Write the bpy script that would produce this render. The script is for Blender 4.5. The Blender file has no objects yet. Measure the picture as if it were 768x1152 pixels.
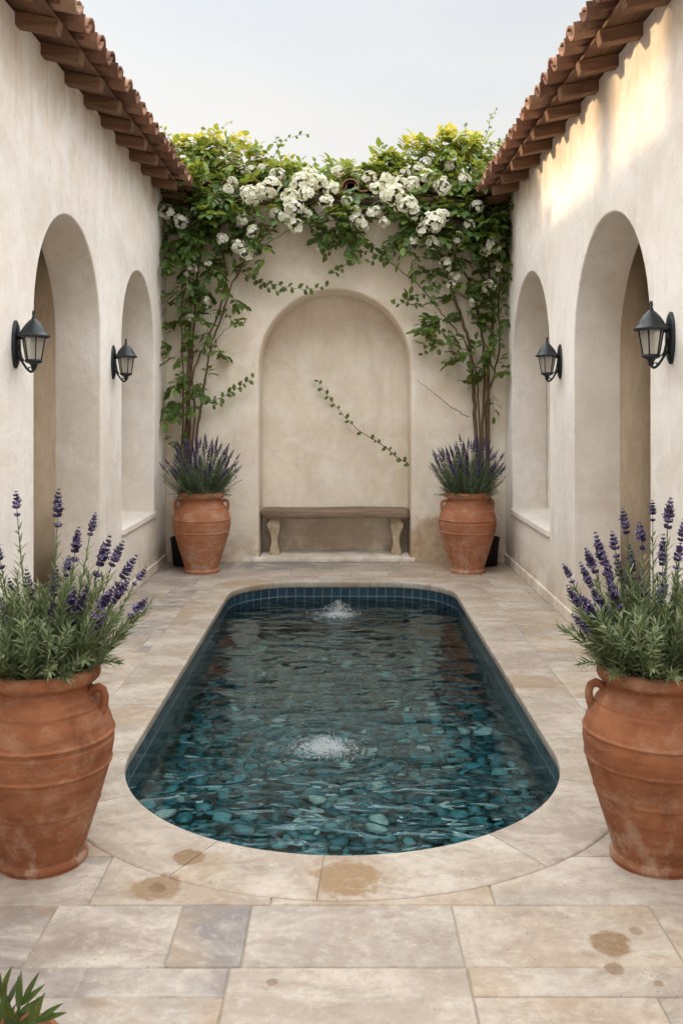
import bpy, bmesh, math, random
from mathutils import Vector, Matrix, Quaternion
R = math.radians
PI = math.pi
random.seed(7)
scene = bpy.context.scene
col = scene.collection

# ------------------------------------------------------------------ camera
cd = bpy.data.cameras.new('camera')
cam = bpy.data.objects.new('camera', cd); col.objects.link(cam)
CH = 1.5
cam.location = (0, 0, CH)
cam.rotation_euler = (R(90), 0, 0)
cd.sensor_fit = 'VERTICAL'; cd.sensor_height = 36.0
FPX = 1030.0
cd.lens = FPX / 1152 * 36
cd.shift_y = -116 / 1152
cd.shift_x = -1 / 1152
cd.clip_start = 0.05; cd.clip_end = 2000
scene.camera = cam

# ------------------------------------------------------------------ sky, sun, exposure
VEIL = (6.75, 6.42, 6.2)
SUN = Vector((-1.0, 0.50, 0.250)).normalized()          # towards the sun
el = math.asin(SUN.z); az = math.atan2(SUN.x, SUN.y)
w = bpy.data.worlds.new('World'); scene.world = w
w.use_nodes = True
nt = w.node_tree; nt.nodes.clear()
def N(nt, t, **kw):
    n = nt.nodes.new(t)
    for k, v in kw.items(): setattr(n, k, v)
    return n
sky = N(nt, 'ShaderNodeTexSky', sky_type='NISHITA', sun_disc=False)
sky.sun_elevation = el; sky.sun_rotation = az
sky.air_density = 1.0; sky.dust_density = 2.2; sky.ozone_density = 1.0
tc = N(nt, 'ShaderNodeTexCoord')
mp = N(nt, 'ShaderNodeMapping'); mp.inputs['Scale'].default_value = (1, 1, 3.0)
nz = N(nt, 'ShaderNodeTexNoise'); nz.inputs['Scale'].default_value = 1.6; nz.inputs['Detail'].default_value = 7
rp = N(nt, 'ShaderNodeMapRange'); rp.inputs[1].default_value = .3; rp.inputs[2].default_value = .72
rp.inputs[3].default_value = .58; rp.inputs[4].default_value = .88
mx = N(nt, 'ShaderNodeMix', data_type='RGBA')
# thin bright veil of cloud, brighter overhead than at the horizon as overcast skies are
sz = N(nt, 'ShaderNodeSeparateXYZ'); vg = N(nt, 'ShaderNodeMapRange', interpolation_type='SMOOTHSTEP')
for i_, x_ in enumerate((.40, .68, .65, 3.9)): vg.inputs[i_+1].default_value = x_
vm = N(nt, 'ShaderNodeVectorMath', operation='MULTIPLY'); vr = N(nt, 'ShaderNodeValToRGB')
for i_, (p_, c_) in enumerate(((0, (1.0, .93, .80)), (.22, (1.0, .97, .91)), (.42, (.93, .98, 1.0)))):
    e_ = vr.color_ramp.elements[i_] if i_ < 2 else vr.color_ramp.elements.new(p_)
    e_.position = p_; e_.color = (*c_, 1)
vc = N(nt, 'ShaderNodeVectorMath', operation='SCALE'); vc.inputs[0].default_value = VEIL
bg = N(nt, 'ShaderNodeBackground'); bg.inputs[1].default_value = 0.12
out = N(nt, 'ShaderNodeOutputWorld')
L = nt.links.new
L(tc.outputs['Generated'], mp.inputs[0]); L(mp.outputs[0], nz.inputs['Vector'])
L(nz.outputs[0], rp.inputs[0]); L(rp.outputs[0], mx.inputs[0])
L(tc.outputs['Generated'], sz.inputs[0]); L(sz.outputs[2], vg.inputs[0]); L(vg.outputs[0], vc.inputs['Scale']); L(vc.outputs[0], vm.inputs[0]); L(sz.outputs[2], vr.inputs[0]); L(vr.outputs[0], vm.inputs[1]); L(vm.outputs[0], mx.inputs[7])
L(sky.outputs[0], mx.inputs[6]); L(mx.outputs[2], bg.inputs[0]); L(bg.outputs[0], out.inputs[0])
ld = bpy.data.lights.new('sun', 'SUN'); ld.energy = 2.0; ld.angle = R(2.8); ld.color = (1, .73, .43)
so = bpy.data.objects.new('sun', ld); col.objects.link(so)
so.rotation_euler = SUN.to_track_quat('Z', 'Y').to_euler(); so.location = (-6, 3, 8)
scene.view_settings.view_transform = 'Standard'; scene.view_settings.look = 'None'
scene.view_settings.gamma = 1; scene.view_settings.exposure = 0.98
cy = scene.cycles
cy.use_denoising = True; cy.max_bounces = 10; cy.diffuse_bounces = 5; cy.glossy_bounces = 4
cy.transmission_bounces = 6; cy.transparent_max_bounces = 8; cy.sample_clamp_indirect = 8

# ------------------------------------------------------------------ helpers
def at(px, py, Y):
    """world point at depth Y that a given place in the composition refers to"""
    return Vector(((px - 385) / FPX * Y, Y, CH - (py - 460) / FPX * Y))

class MB:
    def __init__(s): s.v = []; s.f = []; s.t = []; s.m = []; s.uv = None
    def add(s, vs, fs, t=.5, m=0):
        b = len(s.v); s.v.extend([tuple(v) for v in vs]); s.t.extend([t] * len(vs))
        for f in fs: s.f.append(tuple(b + i for i in f)); s.m.append(m)
    def box(s, x0, x1, y0, y1, z0, z1, t=.5, m=0):
        v = [(x0,y0,z0),(x1,y0,z0),(x1,y1,z0),(x0,y1,z0),(x0,y0,z1),(x1,y0,z1),(x1,y1,z1),(x0,y1,z1)]
        s.add(v, [(3,2,1,0),(4,5,6,7),(0,1,5,4),(1,2,6,5),(2,3,7,6),(3,0,4,7)], t, m)
    def tube(s, pts, rad, n=6, t=.5, m=0, cap=True):
        pts = [Vector(p) for p in pts]
        if not isinstance(rad, (list, tuple)): rad = [rad] * len(pts)
        vs = []; prev = None
        for i, p in enumerate(pts):
            d = (pts[min(i+1, len(pts)-1)] - pts[max(i-1, 0)])
            if d.length < 1e-9: d = Vector((0,0,1))
            d.normalize()
            if prev is None:
                a = d.orthogonal().normalized()
            else:
                a = prev - d * prev.dot(d)
                a = a.normalized() if a.length > 1e-6 else d.orthogonal().normalized()
            prev = a; b = d.cross(a)
            for k in range(n):
                an = 2*PI*k/n
                vs.append(p + (a*math.cos(an) + b*math.sin(an))*rad[i])
        fs = []
        for i in range(len(pts)-1):
            for k in range(n):
                fs.append((i*n+k, i*n+(k+1)%n, (i+1)*n+(k+1)%n, (i+1)*n+k))
        if cap:
            fs.append(tuple(range(n-1, -1, -1))); fs.append(tuple((len(pts)-1)*n+k for k in range(n)))
        s.add(vs, fs, t, m)
    def lathe(s, prof, n=32, c=(0,0,0), t=.5, m=0, wob=0):
        vs = []; fs = []
        for i, (r, z) in enumerate(prof):
            for k in range(n):
                a = 2*PI*k/n
                rr = r*(1 + wob*(math.sin(2*a+1+z*3)+.6*math.sin(3*a+z*7)))
                vs.append((c[0]+rr*math.cos(a), c[1]+rr*math.sin(a), c[2]+z))
        for i in range(len(prof)-1):
            for k in range(n):
                fs.append((i*n+k, i*n+(k+1)%n, (i+1)*n+(k+1)%n, (i+1)*n+k))
        if prof[0][0] > 1e-4: fs.append(tuple(range(n-1, -1, -1)))
        if prof[-1][0] > 1e-4: fs.append(tuple((len(prof)-1)*n+k for k in range(n)))
        s.add(vs, fs, t, m)
    def leaf(s, p, d, up, ln, wd, bend=.15, t=.5, m=0, shape=(0.0, .75, 1.0, .62, 0.0), fold=.18):
        """one leaf: rows across the blade along direction d, folded on the midrib"""
        d = d.normalized(); side = d.cross(up)
        side = side.normalized() if side.length > 1e-5 else d.orthogonal().normalized()
        nn = side.cross(d).normalized()
        k = len(shape)-1; vs = []; fs = []
        for i, q in enumerate(shape):
            u = i/k
            c = p + d*(ln*u) - nn*(bend*ln*u*u)
            h = wd*.5*q
            if i in (0, k): vs.append(c)
            else:
                vs += [c - side*h + nn*(fold*h), c, c + side*h + nn*(fold*h)]
        # indices
        def row(i): return 1 + (i-1)*3
        fs += [(0, row(1)+1, row(1)), (0, row(1)+2, row(1)+1)]
        for i in range(1, k-1):
            a, b = row(i), row(i+1)
            fs += [(a, a+1, b+1, b), (a+1, a+2, b+2, b+1)]
        a = row(k-1); e = len(vs)-1
        fs += [(a, a+1, e), (a+1, a+2, e)]
        s.add(vs, fs, t, m)
    def build(s, name, mats, parent=None, smooth=False, origin=None, angle=None):
        me = bpy.data.meshes.new(name)
        o3 = Vector(origin) if origin is not None else None
        vs = s.v if o3 is None else [(x-o3.x, y-o3.y, z-o3.z) for x, y, z in s.v]
        me.from_pydata(vs, [], s.f)
        if not isinstance(mats, (list, tuple)): mats = [mats]
        for m in mats: me.materials.append(m)
        if len(mats) > 1: me.polygons.foreach_set('material_index', s.m)
        at_ = me.attributes.new('tint', 'FLOAT', 'POINT'); at_.data.foreach_set('value', s.t)
        if smooth: me.polygons.foreach_set('use_smooth', [True]*len(me.polygons))
        me.update()
        if angle is not None:
            me.polygons.foreach_set('use_smooth', [True]*len(me.polygons))
            me.set_sharp_from_angle(angle=R(angle))
        o = bpy.data.objects.new(name, me); col.objects.link(o)
        if parent is not None: o.parent = parent
        elif o3 is not None: o.location = o3
        return o

def tag(o, label=None, cat=None, group=None, kind=None):
    if label: o['label'] = label
    if cat: o['category'] = cat
    if group: o['group'] = group
    if kind: o['kind'] = kind
    return o
def empty(name, loc, rz=0):
    o = bpy.data.objects.new(name, None); col.objects.link(o)
    o.location = loc; o.rotation_euler = (0, 0, rz); o.empty_display_size = .1
    return o
def copy_tree(o, parent=None):
    c = o.copy(); col.objects.link(c)
    if parent is not None: c.parent = parent
    for ch in [x for x in bpy.data.objects if x.parent == o]: copy_tree(ch, c)
    return c
def apply_mods(o):
    bpy.context.view_layer.update()
    dg = bpy.context.evaluated_depsgraph_get()
    me = bpy.data.meshes.new_from_object(o.evaluated_get(dg))
    o.modifiers.clear(); o.data = me
def bevel(o, wd, seg=2, ang=35):
    b = o.modifiers.new('bevel', 'BEVEL'); b.width = wd; b.segments = seg; b.limit_method = 'ANGLE'; b.angle_limit = R(ang)
    return o

# ------------------------------------------------------------------ materials
class Mat:
    def __init__(s, name, rough=.8, spec=.4):
        s.m = bpy.data.materials.new(name); s.m.use_nodes = True
        s.nt = s.m.node_tree; s.b = s.nt.nodes['Principled BSDF']
        s.b.inputs['Roughness'].default_value = rough
        s.b.inputs['Specular IOR Level'].default_value = spec
        s._pos = None
    def n(s, t, **kw): return N(s.nt, t, **kw)
    def l(s, a, b): s.nt.links.new(a, b)
    def pos(s):
        if s._pos is None:
            g = s.n('ShaderNodeNewGeometry'); s._pos = g.outputs['Position']
        return s._pos
    def obj(s):
        return s.n('ShaderNodeTexCoord').outputs['Object']
    def scale(s, v, sc, loc=(0,0,0)):
        m = s.n('ShaderNodeMapping'); m.inputs['Scale'].default_value = sc; m.inputs['Location'].default_value = loc
        s.l(v, m.inputs[0]); return m.outputs[0]
    def noise(s, v, sc, det=4, rough=.55, dist=0):
        n = s.n('ShaderNodeTexNoise'); n.inputs['Scale'].default_value = sc; n.inputs['Detail'].default_value = det
        n.inputs['Roughness'].default_value = rough; n.inputs['Distortion'].default_value = dist
        s.l(v, n.inputs['Vector']); return n.outputs[0]
    def rng(s, f, a, b, c=0, d=1, smooth=False):
        r = s.n('ShaderNodeMapRange')
        if smooth: r.interpolation_type = 'SMOOTHSTEP'
        for i, x in enumerate((a, b, c, d)): r.inputs[i+1].default_value = x
        s.l(f, r.inputs[0]); return r.outputs[0]
    def mix(s, f, a, b, mode='MIX'):
        m = s.n('ShaderNodeMix', data_type='RGBA', blend_type=mode)
        if isinstance(f, (int, float)): m.inputs[0].default_value = f
        else: s.l(f, m.inputs[0])
        for i, x in ((6, a), (7, b)):
            if isinstance(x, (tuple, list)): m.inputs[i].default_value = (*x, 1) if len(x) == 3 else x
            else: s.l(x, m.inputs[i])
        return m.outputs[2]
    def math(s, op, a, b=None, c=None):
        m = s.n('ShaderNodeMath', operation=op)
        for i, x in enumerate((a, b, c)):
            if x is None: continue
            if isinstance(x, (int, float)): m.inputs[i].default_value = x
            else: s.l(x, m.inputs[i])
        return m.outputs[0]
    def attr(s, nm='tint'):
        return s.n('ShaderNodeAttribute', attribute_name=nm).outputs['Fac']
    def ramp(s, f, stops):
        r = s.n('ShaderNodeValToRGB'); e = r.color_ramp.elements
        while len(e) < len(stops): e.new(.5)
        for q, (p, c) in zip(e, stops): q.position = p; q.color = (*c, 1)
        s.l(f, r.inputs[0]); return r.outputs[0]
    def color(s, c):
        if isinstance(c, tuple): s.b.inputs['Base Color'].default_value = (*c, 1)
        else: s.l(c, s.b.inputs['Base Color'])
        return s
    def bump(s, h, strength=.3, dist=.01):
        b = s.n('ShaderNodeBump'); b.inputs['Strength'].default_value = strength; b.inputs['Distance'].default_value = dist
        s.l(h, b.inputs['Height']); s.l(b.outputs[0], s.b.inputs['Normal']); return s
    def sep(s, v):
        n = s.n('ShaderNodeSeparateXYZ'); s.l(v, n.inputs[0]); return n.outputs

def stain_blob(m, p, c, r, wob=.35, nsc=9):
    """0..1 mask of an irregular stain around a world point"""
    d = m.n('ShaderNodeVectorMath', operation='DISTANCE'); m.l(p, d.inputs[0]); d.inputs[1].default_value = c
    nn = m.noise(p, nsc, 5, .65)
    q = m.math('ADD', m.math('DIVIDE', d.outputs['Value'], r), m.math('MULTIPLY', m.math('SUBTRACT', nn, .5), wob*2.2))
    return m.rng(q, 1.05, .75, 0, 1, True)

def plaster(name, base, dark, light, stk=.42):
    m = Mat(name, .92, .2); p = m.pos()
    big = m.noise(p, 1.1, 6, .62, .6); med = m.noise(p, 4.5, 6, .65, .4)
    streak = m.noise(m.scale(p, (2.4, 2.4, .5)), 2.0, 7, .66, 1.1)
    c = m.mix(m.rng(big, .40, .60), dark, base)
    c = m.mix(m.rng(med, .46, .66, 0, .7), c, light)
    c = m.mix(m.rng(m.noise(p, 13, 6, .7, .3), .50, .70, 0, .30), c, tuple(x*.86 for x in dark))
    c = m.mix(m.rng(streak, .52, .78, 0, stk), c, tuple(x*.80 for x in dark))
    z = m.sep(p)[2]
    # rising damp and splash dirt, broken up by noise
    damp = m.math('MULTIPLY', m.rng(z, .62, 0.0, 0, 1, True), m.rng(med, .40, .60))
    c = m.mix(m.math('MULTIPLY', damp, .62), c, (.40, .29, .185))
    # tan weather runs below the eaves
    run = m.math('MULTIPLY', m.rng(z, 2.75, 3.5, 0, 1, True), m.rng(m.math('ADD', m.math('MULTIPLY', streak, .4), m.math('MULTIPLY', m.noise(p, 2.6, 7, .68, .5), .6)), .42, .58))
    c = m.mix(m.math('MULTIPLY', run, .55), c, (.58, .42, .27))
    hair = m.rng(m.math('ABSOLUTE', m.math('SUBTRACT', m.noise(p, 1.7, 3, .5, 1.2), .5)), .0, .006, 1, 0)
    c = m.mix(m.math('MULTIPLY', hair, .14), c, (.35, .27, .20))
    m.color(c)
    h = m.math('ADD', m.math('MULTIPLY', med, .7), m.math('MULTIPLY', m.noise(p, 38, 4, .7), .22))
    h = m.math('ADD', h, m.math('MULTIPLY', big, 1.6))
    m.bump(h, .55, .014)
    return m
M = {}
M['plaster'] = plaster('lime_plaster', (.84, .797, .745), (.75, .687, .617), (.88, .85, .81))
mb_ = plaster('back_plaster', (.87, .79, .68), (.77, .67, .545), (.90, .845, .765)); M['plaster_back'] = mb_
# patch where the render has come away low on the back wall
p = mb_.pos(); old = mb_.b.inputs['Base Color'].links[0].from_socket
pm = stain_blob(mb_, p, (.93, 8.98, .16), .34, .45, 7)
pm2 = stain_blob(mb_, p, (-.05, 9.44, .06), .40, .5, 5)
old = mb_.mix(mb_.math('MULTIPLY', pm2, .35), old, (.44, .32, .20))
mb_.color(mb_.mix(mb_.math('MULTIPLY', pm, .75), old, mb_.ramp(mb_.noise(p, 16, 5, .7), [(.35, (.33, .21, .11)), (.7, (.55, .42, .27))])))
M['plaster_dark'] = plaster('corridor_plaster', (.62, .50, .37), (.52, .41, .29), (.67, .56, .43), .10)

def stone(name, spots=False):
    m = Mat(name, .55, .35); p = m.pos(); t = m.attr()
    # every slab is cut from another place in the block
    off = m.n('ShaderNodeVectorMath', operation='MULTIPLY_ADD'); tv = m.n('ShaderNodeCombineXYZ')
    for i_ in range(3): m.l(t, tv.inputs[i_])
    m.l(tv.outputs[0], off.inputs[0]); off.inputs[1].default_value = (37, 91, 13); m.l(p, off.inputs[2]); pl = off.outputs[0]
    warp = m.noise(m.scale(pl, (1, 1.5, 1)), 2.4, 8, .66, .7)
    vein = m.noise(m.scale(pl, (1.0, 2.2, 1)), 5.5, 7, .70, .6)
    fine = m.noise(pl, 26, 6, .72)
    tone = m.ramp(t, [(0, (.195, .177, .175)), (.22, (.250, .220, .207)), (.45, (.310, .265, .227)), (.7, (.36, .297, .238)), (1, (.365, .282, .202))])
    c = m.mix(m.rng(warp, .42, .62, 0, .85), tone, (.51, .457, .397))
    c = m.mix(m.rng(vein, .53, .68, 0, .65), c, (.235, .190, .150))
    c = m.mix(m.rng(m.noise(pl, 1.3, 6, .68, .5), .52, .64, 0, .65), c, (.34, .235, .135))
    c = m.mix(m.rng(fine, .50, .68, 0, .40), c, (.23, .185, .145))
    c = m.mix(m.rng(fine, .46, .34, 0, .35), c, (.55, .51, .45))
    cell = m.noise(p, 75, 3, .7); pits = m.math('MULTIPLY', m.rng(cell, .62, .67), m.rng(m.noise(p, 4.5, 4), .46, .58))
    c = m.mix(m.math('MULTIPLY', pits, .75), c, (.17, .125, .085))
    sp = m.rng(m.noise(p, 24, 4, .6), .66, .74)
    c = m.mix(m.math('MULTIPLY', sp, .35), c, (.24, .18, .12))
    blot = m.rng(m.noise(p, 38, 5, .75), .36, .54, .68, 1)
    for (px, py, r, ins, colr) in [(390, 990, .115, .95, (.42, .285, .15)), (390, 990, .19, .30, (.40, .27, .15)), (212, 966, .06, .95, (.33, .21, .11)), (236, 972, .075, .35, (.45, .33, .2)),
                        (178, 999, .085, .85, (.36, .24, .13)), (178, 999, .035, .8, (.25, .16, .09)),
                        (686, 1060, .062, .9, (.34, .22, .12)), (690, 1090, .03, .7, (.30, .19, .1)), (716, 1047, .022, .6, (.30, .19, .1)),
                        (306, 1105, .018, .7, (.28, .2, .14)), (740, 1107, .015, .6, (.3, .2, .12)), (150, 1000, .05, .35, (.45, .33, .2)),
                        (692, 738, .22, .35, (.42, .26, .12)), (600, 770, .16, .4, (.45, .30, .16)), (240, 1000, .12, .22, (.45, .33, .2))]:
        Y = FPX*CH/(py-460); X = (px-385)/FPX*Y
        msk = stain_blob(m, p, (X, Y, 0), r, .62, 13)
        c = m.mix(m.math('MULTIPLY', m.math('MULTIPLY', msk, blot), ins), c, (colr[0]*.60, colr[1]*.55, colr[2]*.48))
    m.color(c)
    m.l(m.rng(warp, .3, .7, .42, .68), m.b.inputs['Roughness'])
    h = m.math('SUBTRACT', m.math('ADD', m.math('MULTIPLY', m.noise(p, 14, 5, .6), .6), m.math('MULTIPLY', warp, .9)), m.math('MULTIPLY', pits, .5))
    m.bump(h, .35, .006)
    return m
M['stone'] = stone('travertine')
m = Mat('grout', .95, .1); m.color(m.mix(m.noise(m.pos(), 12), (.27, .230, .185), (.36, .310, .25))); M['grout'] = m
m = Mat('earth', .95, .1); m.color(m.mix(m.noise(m.pos(), .6, 6), (.26, .20, .13), (.38, .31, .21))); M['ground'] = m

def terracotta(name, a, b, c_, dust):
    m = Mat(name, .82, .25); p = m.obj(); g = m.pos()
    n1 = m.noise(g, 5.5, 6, .62, .7); n2 = m.noise(m.scale(g, (2, 2, 9)), 4, 5, .6, .4); n3 = m.noise(g, 30, 4, .7)
    c = m.mix(m.rng(n1, .33, .68), a, b)
    c = m.mix(m.rng(n2, .46, .72, 0, .65), c, c_)
    c = m.mix(m.math('MULTIPLY', m.rng(m.noise(m.scale(g, (1, 1, 1.6)), 6.0, 8, .75), .50, .70), dust), c, (.50, .37, .27))
    c = m.mix(m.rng(n3, .62, .75, 0, .25), c, (.16, .06, .03))
    lz = m.sep(g)[2]; lime = m.math('MULTIPLY', m.rng(lz, .34, .02, 0, 1, True), m.rng(m.noise(m.scale(g, (1, 1, .6)), 9, 7, .72), .50, .62))
    c = m.mix(m.math('MULTIPLY', lime, dust*1.1), c, (.52, .43, .35))
    c = m.mix(m.math('MULTIPLY', m.rng(m.noise(m.scale(g, (6, 6, .5)), 1.6, 5, .6), .56, .70), .45), c, tuple(x*.55 for x in c_))
    m.color(c)
    m.bump(m.math('ADD', m.math('MULTIPLY', n2, .8), m.math('MULTIPLY', n3, .35)), .4, .008)
    return m
M['terra'] = terracotta('terracotta', (.205, .070, .030), (.315, .125, .060), (.135, .048, .022), .36)
M['terra_old'] = terracotta('weathered_terracotta', (.33, .122, .058), (.40, .175, .095), (.26, .09, .044), .58)
m = Mat('roof_clay', .88, .2); t = m.attr(); g = m.pos()
c = m.ramp(t, [(0, (.13, .066, .045)), (.35, (.22, .105, .068)), (.7, (.30, .155, .10)), (1, (.36, .225, .15))])
c = m.mix(m.rng(m.noise(g, 9, 6, .65), .45, .7, 0, .6), c, (.14, .085, .06)); c = m.mix(m.rng(m.noise(g, 22, 5, .7), .55, .72, 0, .5), c, (.36, .27, .20))
m.color(c); m.bump(m.noise(g, 30, 5, .7), .6, .008); M['clay'] = m

def wood(name, a, b, dk, axis=0, rough=.75):
    m = Mat(name, rough, .3); g = m.pos()
    sc = [22, 22, 22]; sc[axis] = 1.6
    gr = m.noise(m.scale(g, tuple(sc)), 1.6, 6, .65, .5)
    c = m.mix(m.rng(gr, .35, .68), a, b)
    c = m.mix(m.rng(m.noise(g, 3, 5), .5, .75, 0, .6), c, dk)
    m.color(c); m.bump(gr, .5, .005); return m
M['rafter'] = wood('rafter_wood', (.12, .060, .034), (.23, .125, .070), (.055, .028, .016))
M['board'] = wood('eave_board_wood', (.12, .062, .036), (.20, .11, .065), (.07, .036, .022), 1)
M['beam'] = wood('beam_wood', (.075, .04, .028), (.13, .075, .05), (.04, .025, .018))
M['oldwood'] = wood('weathered_wood', (.17, .115, .078), (.31, .225, .16), (.09, .058, .038))
m = Mat('carved_stone', .9, .2); g = m.pos()
c = m.mix(m.rng(m.noise(g, 14, 6, .65), .35, .7), (.36, .27, .18), (.58, .48, .36)); m.color(c); m.bump(m.noise(g, 30, 5, .7), .5, .008); M['carved'] = m
m = Mat('black_iron', .42, .5); g = m.pos(); m.color(m.mix(m.rng(m.noise(g, 40, 4, .7), .5, .75), (.012, .015, .019), (.035, .04, .045)))
m.b.inputs['Metallic'].default_value = .4; m.bump(m.noise(g, 90, 3), .25, .002); M['iron'] = m
m = Mat('seeded_glass', .28, .5); m.color((.80, .78, .72)); m.b.inputs['Transmission Weight'].default_value = .8
m.b.inputs['IOR'].default_value = 1.15; m.bump(m.noise(m.pos(), 60, 3), .2, .002); M['glass'] = m
m = Mat('bulb_white', .4, .4); m.color((.75, .72, .65)); M['bulb'] = m
m = Mat('black_plastic', .6, .35); m.color((.006, .006, .007)); M['black'] = m
m = Mat('soil', .98, .1); m.color(m.mix(m.noise(m.pos(), 60, 4), (.012, .008, .005), (.05, .033, .02))); m.bump(m.noise(m.pos(), 70, 4), .8, .01); M['soil'] = m

def leafmat(name, stops, trans=.35, rough=.5, spec=.35):
    m = Mat(name, rough, spec); t = m.attr(); g = m.pos()
    c = m.ramp(t, stops)
    c = m.mix(m.rng(m.noise(g, 26, 3), .4, .7, 0, .30), c, tuple(x*.55 for x in stops[0][1]))
    m.color(c)
    tr = m.n('ShaderNodeBsdfTranslucent'); m.l(m.mix(.45, c, (.52, .50, .05)), tr.inputs[0])
    ms = m.n('ShaderNodeMixShader'); ms.inputs[0].default_value = trans
    o = [x for x in m.nt.nodes if x.type == 'OUTPUT_MATERIAL'][0]
    m.l(m.b.outputs[0], ms.inputs[1]); m.l(tr.outputs[0], ms.inputs[2]); m.l(ms.outputs[0], o.inputs[0])
    return m
M['vine_leaf'] = leafmat('vine_leaf', [(0, (.034, .076, .020)), (.35, (.078, .155, .034)), (.65, (.145, .235, .042)), (.85, (.30, .34, .05)), (1, (.60, .52, .07))])  # yellow end serves young tips and stands in for the crown's sun glow
M['petal'] = leafmat('white_petal', [(0, (.80, .77, .64)), (.4, (.90, .89, .82)), (1, (.93, .92, .89))], .48, .7, .2)
M['lav_leaf'] = leafmat('lavender_leaf', [(0, (.036, .066, .032)), (.45, (.105, .160, .075)), (.8, (.235, .285, .155)), (1, (.38, .40, .27))], .18, .6)
M['lav_flower'] = leafmat('lavender_flower', [(0, (.028, .022, .058)), (.5, (.064, .050, .118)), (.85, (.13, .105, .205)), (1, (.27, .235, .38))], .15, .8, .1)
M['lav_far'] = leafmat('far_lavender_leaf', [(0, (.045, .080, .044)), (.6, (.115, .165, .095)), (1, (.23, .27, .18))], .18, .6)
M['shrub_leaf'] = leafmat('shrub_leaf', [(0, (.018, .042, .014)), (.6, (.036, .075, .022)), (1, (.07, .115, .035))], .25, .4)
m = Mat('vine_bark', .9, .2); m.color(m.mix(m.noise(m.scale(m.pos(), (30, 30, 4)), 1.5, 4), (.085, .050, .032), (.20, .13, .085))); m.bump(m.noise(m.pos(), 60, 4), .5, .004); M['bark'] = m
m = Mat('green_stem', .8, .2); m.color((.09, .13, .05)); M['stem'] = m

# pool tiles
m = Mat('pool_tile', .22, .5)
uvn = m.n('ShaderNodeTexCoord').outputs['UV']
bt = m.n('ShaderNodeTexBrick'); bt.offset = 0; bt.squash = 1
for k_, v_ in (('Scale', 1), ('Mortar Size', .0035), ('Mortar Smooth', .2), ('Brick Width', .078), ('Row Height', .078), ('Bias', 0)): bt.inputs[k_].default_value = v_
bt.inputs['Color1'].default_value = (.012, .030, .052, 1); bt.inputs['Color2'].default_value = (.020, .050, .078, 1); bt.inputs['Mortar'].default_value = (.15, .19, .20, 1)
m.l(uvn, bt.inputs['Vector'])
c = m.mix(m.rng(m.noise(m.pos(), 10, 4), .4, .7, 0, .35), bt.outputs[0], (.012, .045, .060)); m.color(c)
m.bump(m.math('SUBTRACT', m.math('MULTIPLY', m.noise(m.pos(), 25, 2), .25), bt.outputs[1]), .4, .004); M['tile'] = m
m = Mat('pebble', .35, .4); t = m.attr()
c = m.ramp(t, [(0, (.008, .050, .064)), (.35, (.040, .195, .225)), (.62, (.11, .36, .385)), (.82, (.33, .52, .49)), (.93, (.58, .68, .60)), (1, (.76, .80, .70))])
m.color(m.mix(m.rng(m.noise(m.pos(), 45, 4), .4, .7, 0, .5), c, (.02, .06, .065))); M['pebble'] = m
m = Mat('pebble_bed', .9, .2); m.color((.010, .030, .034)); M['bed'] = m

# water: a clear rippled interface, faintly tinted
SPL = [(-.035, 7.28), (-.086, 4.42)]
m = Mat('pool_water', .0, .5); p = m.pos()
h = m.math('MULTIPLY', m.noise(m.scale(p, (1.0, 1.7, 1)), 4.4, 0, .4, .5), m.rng(m.sep(p)[1], 3.6, 5.4, .30, .68, True))
# short crests in front of the near jet, smooth water between them
near = m.rng(m.sep(p)[1], 4.35, 3.5, 0, 1, True)
cr = m.rng(m.noise(m.scale(p, (5.2, 12.5, 1), (1, 3, 0)), 1.0, 1, .35, .4), .53, .68, 0, 1, True)
h = m.math('ADD', h, m.math('MULTIPLY', m.math('MULTIPLY', cr, near), .62))
h = m.math('ADD', h, m.math('MULTIPLY', m.noise(m.scale(p, (1, 1.5, 1), (3, 1, 0)), 12, 1, .4, .3), .03))
for (sx, sy) in SPL:
    d = m.n('ShaderNodeVectorMath', operation='DISTANCE'); m.l(p, d.inputs[0]); d.inputs[1].default_value = (sx, sy, -.14)
    dv = d.outputs['Value']
    ring = m.math('MULTIPLY', m.math('SINE', m.math('ADD', m.math('MULTIPLY', dv, 70), m.math('MULTIPLY', m.noise(p, 5), 9))), m.math('MULTIPLY', m.rng(dv, .10, .70, 1, 0, True), .05))
    h = m.math('ADD', h, ring)
bp = m.n('ShaderNodeBump'); bp.inputs['Strength'].default_value = 1; bp.inputs['Distance'].default_value = .024
m.l(h, bp.inputs['Height'])
rf = m.n('ShaderNodeBsdfRefraction'); rf.inputs['Color'].default_value = (.96, .99, .99, 1); rf.inputs['IOR'].default_value = 1.333; rf.inputs['Roughness'].default_value = 0
gl = m.n('ShaderNodeBsdfGlossy'); gl.inputs['Roughness'].default_value = 0.01; gl.inputs['Color'].default_value = (.74, .95, 1, 1)
fr = m.n('ShaderNodeFresnel'); fr.inputs['IOR'].default_value = 1.5
for x in (rf, gl, fr): m.l(bp.outputs[0], x.inputs['Normal'])
ms = m.n('ShaderNodeMixShader'); m.l(fr.outputs[0], ms.inputs[0]); m.l(rf.outputs[0], ms.inputs[1]); m.l(gl.outputs[0], ms.inputs[2])
o_ = [x for x in m.nt.nodes if x.type == 'OUTPUT_MATERIAL'][0]; m.l(ms.outputs[0], o_.inputs[0])
va = m.n('ShaderNodeVolumeAbsorption'); va.inputs['Color'].default_value = (.045, .66, .80, 1); va.inputs['Density'].default_value = .75
vs_ = m.n('ShaderNodeVolumeScatter'); vs_.inputs['Color'].default_value = (.06, .62, .74, 1); vs_.inputs['Density'].default_value = .07
ad = m.n('ShaderNodeAddShader'); m.l(va.outputs[0], ad.inputs[0]); m.l(vs_.outputs[0], ad.inputs[1])
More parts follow.
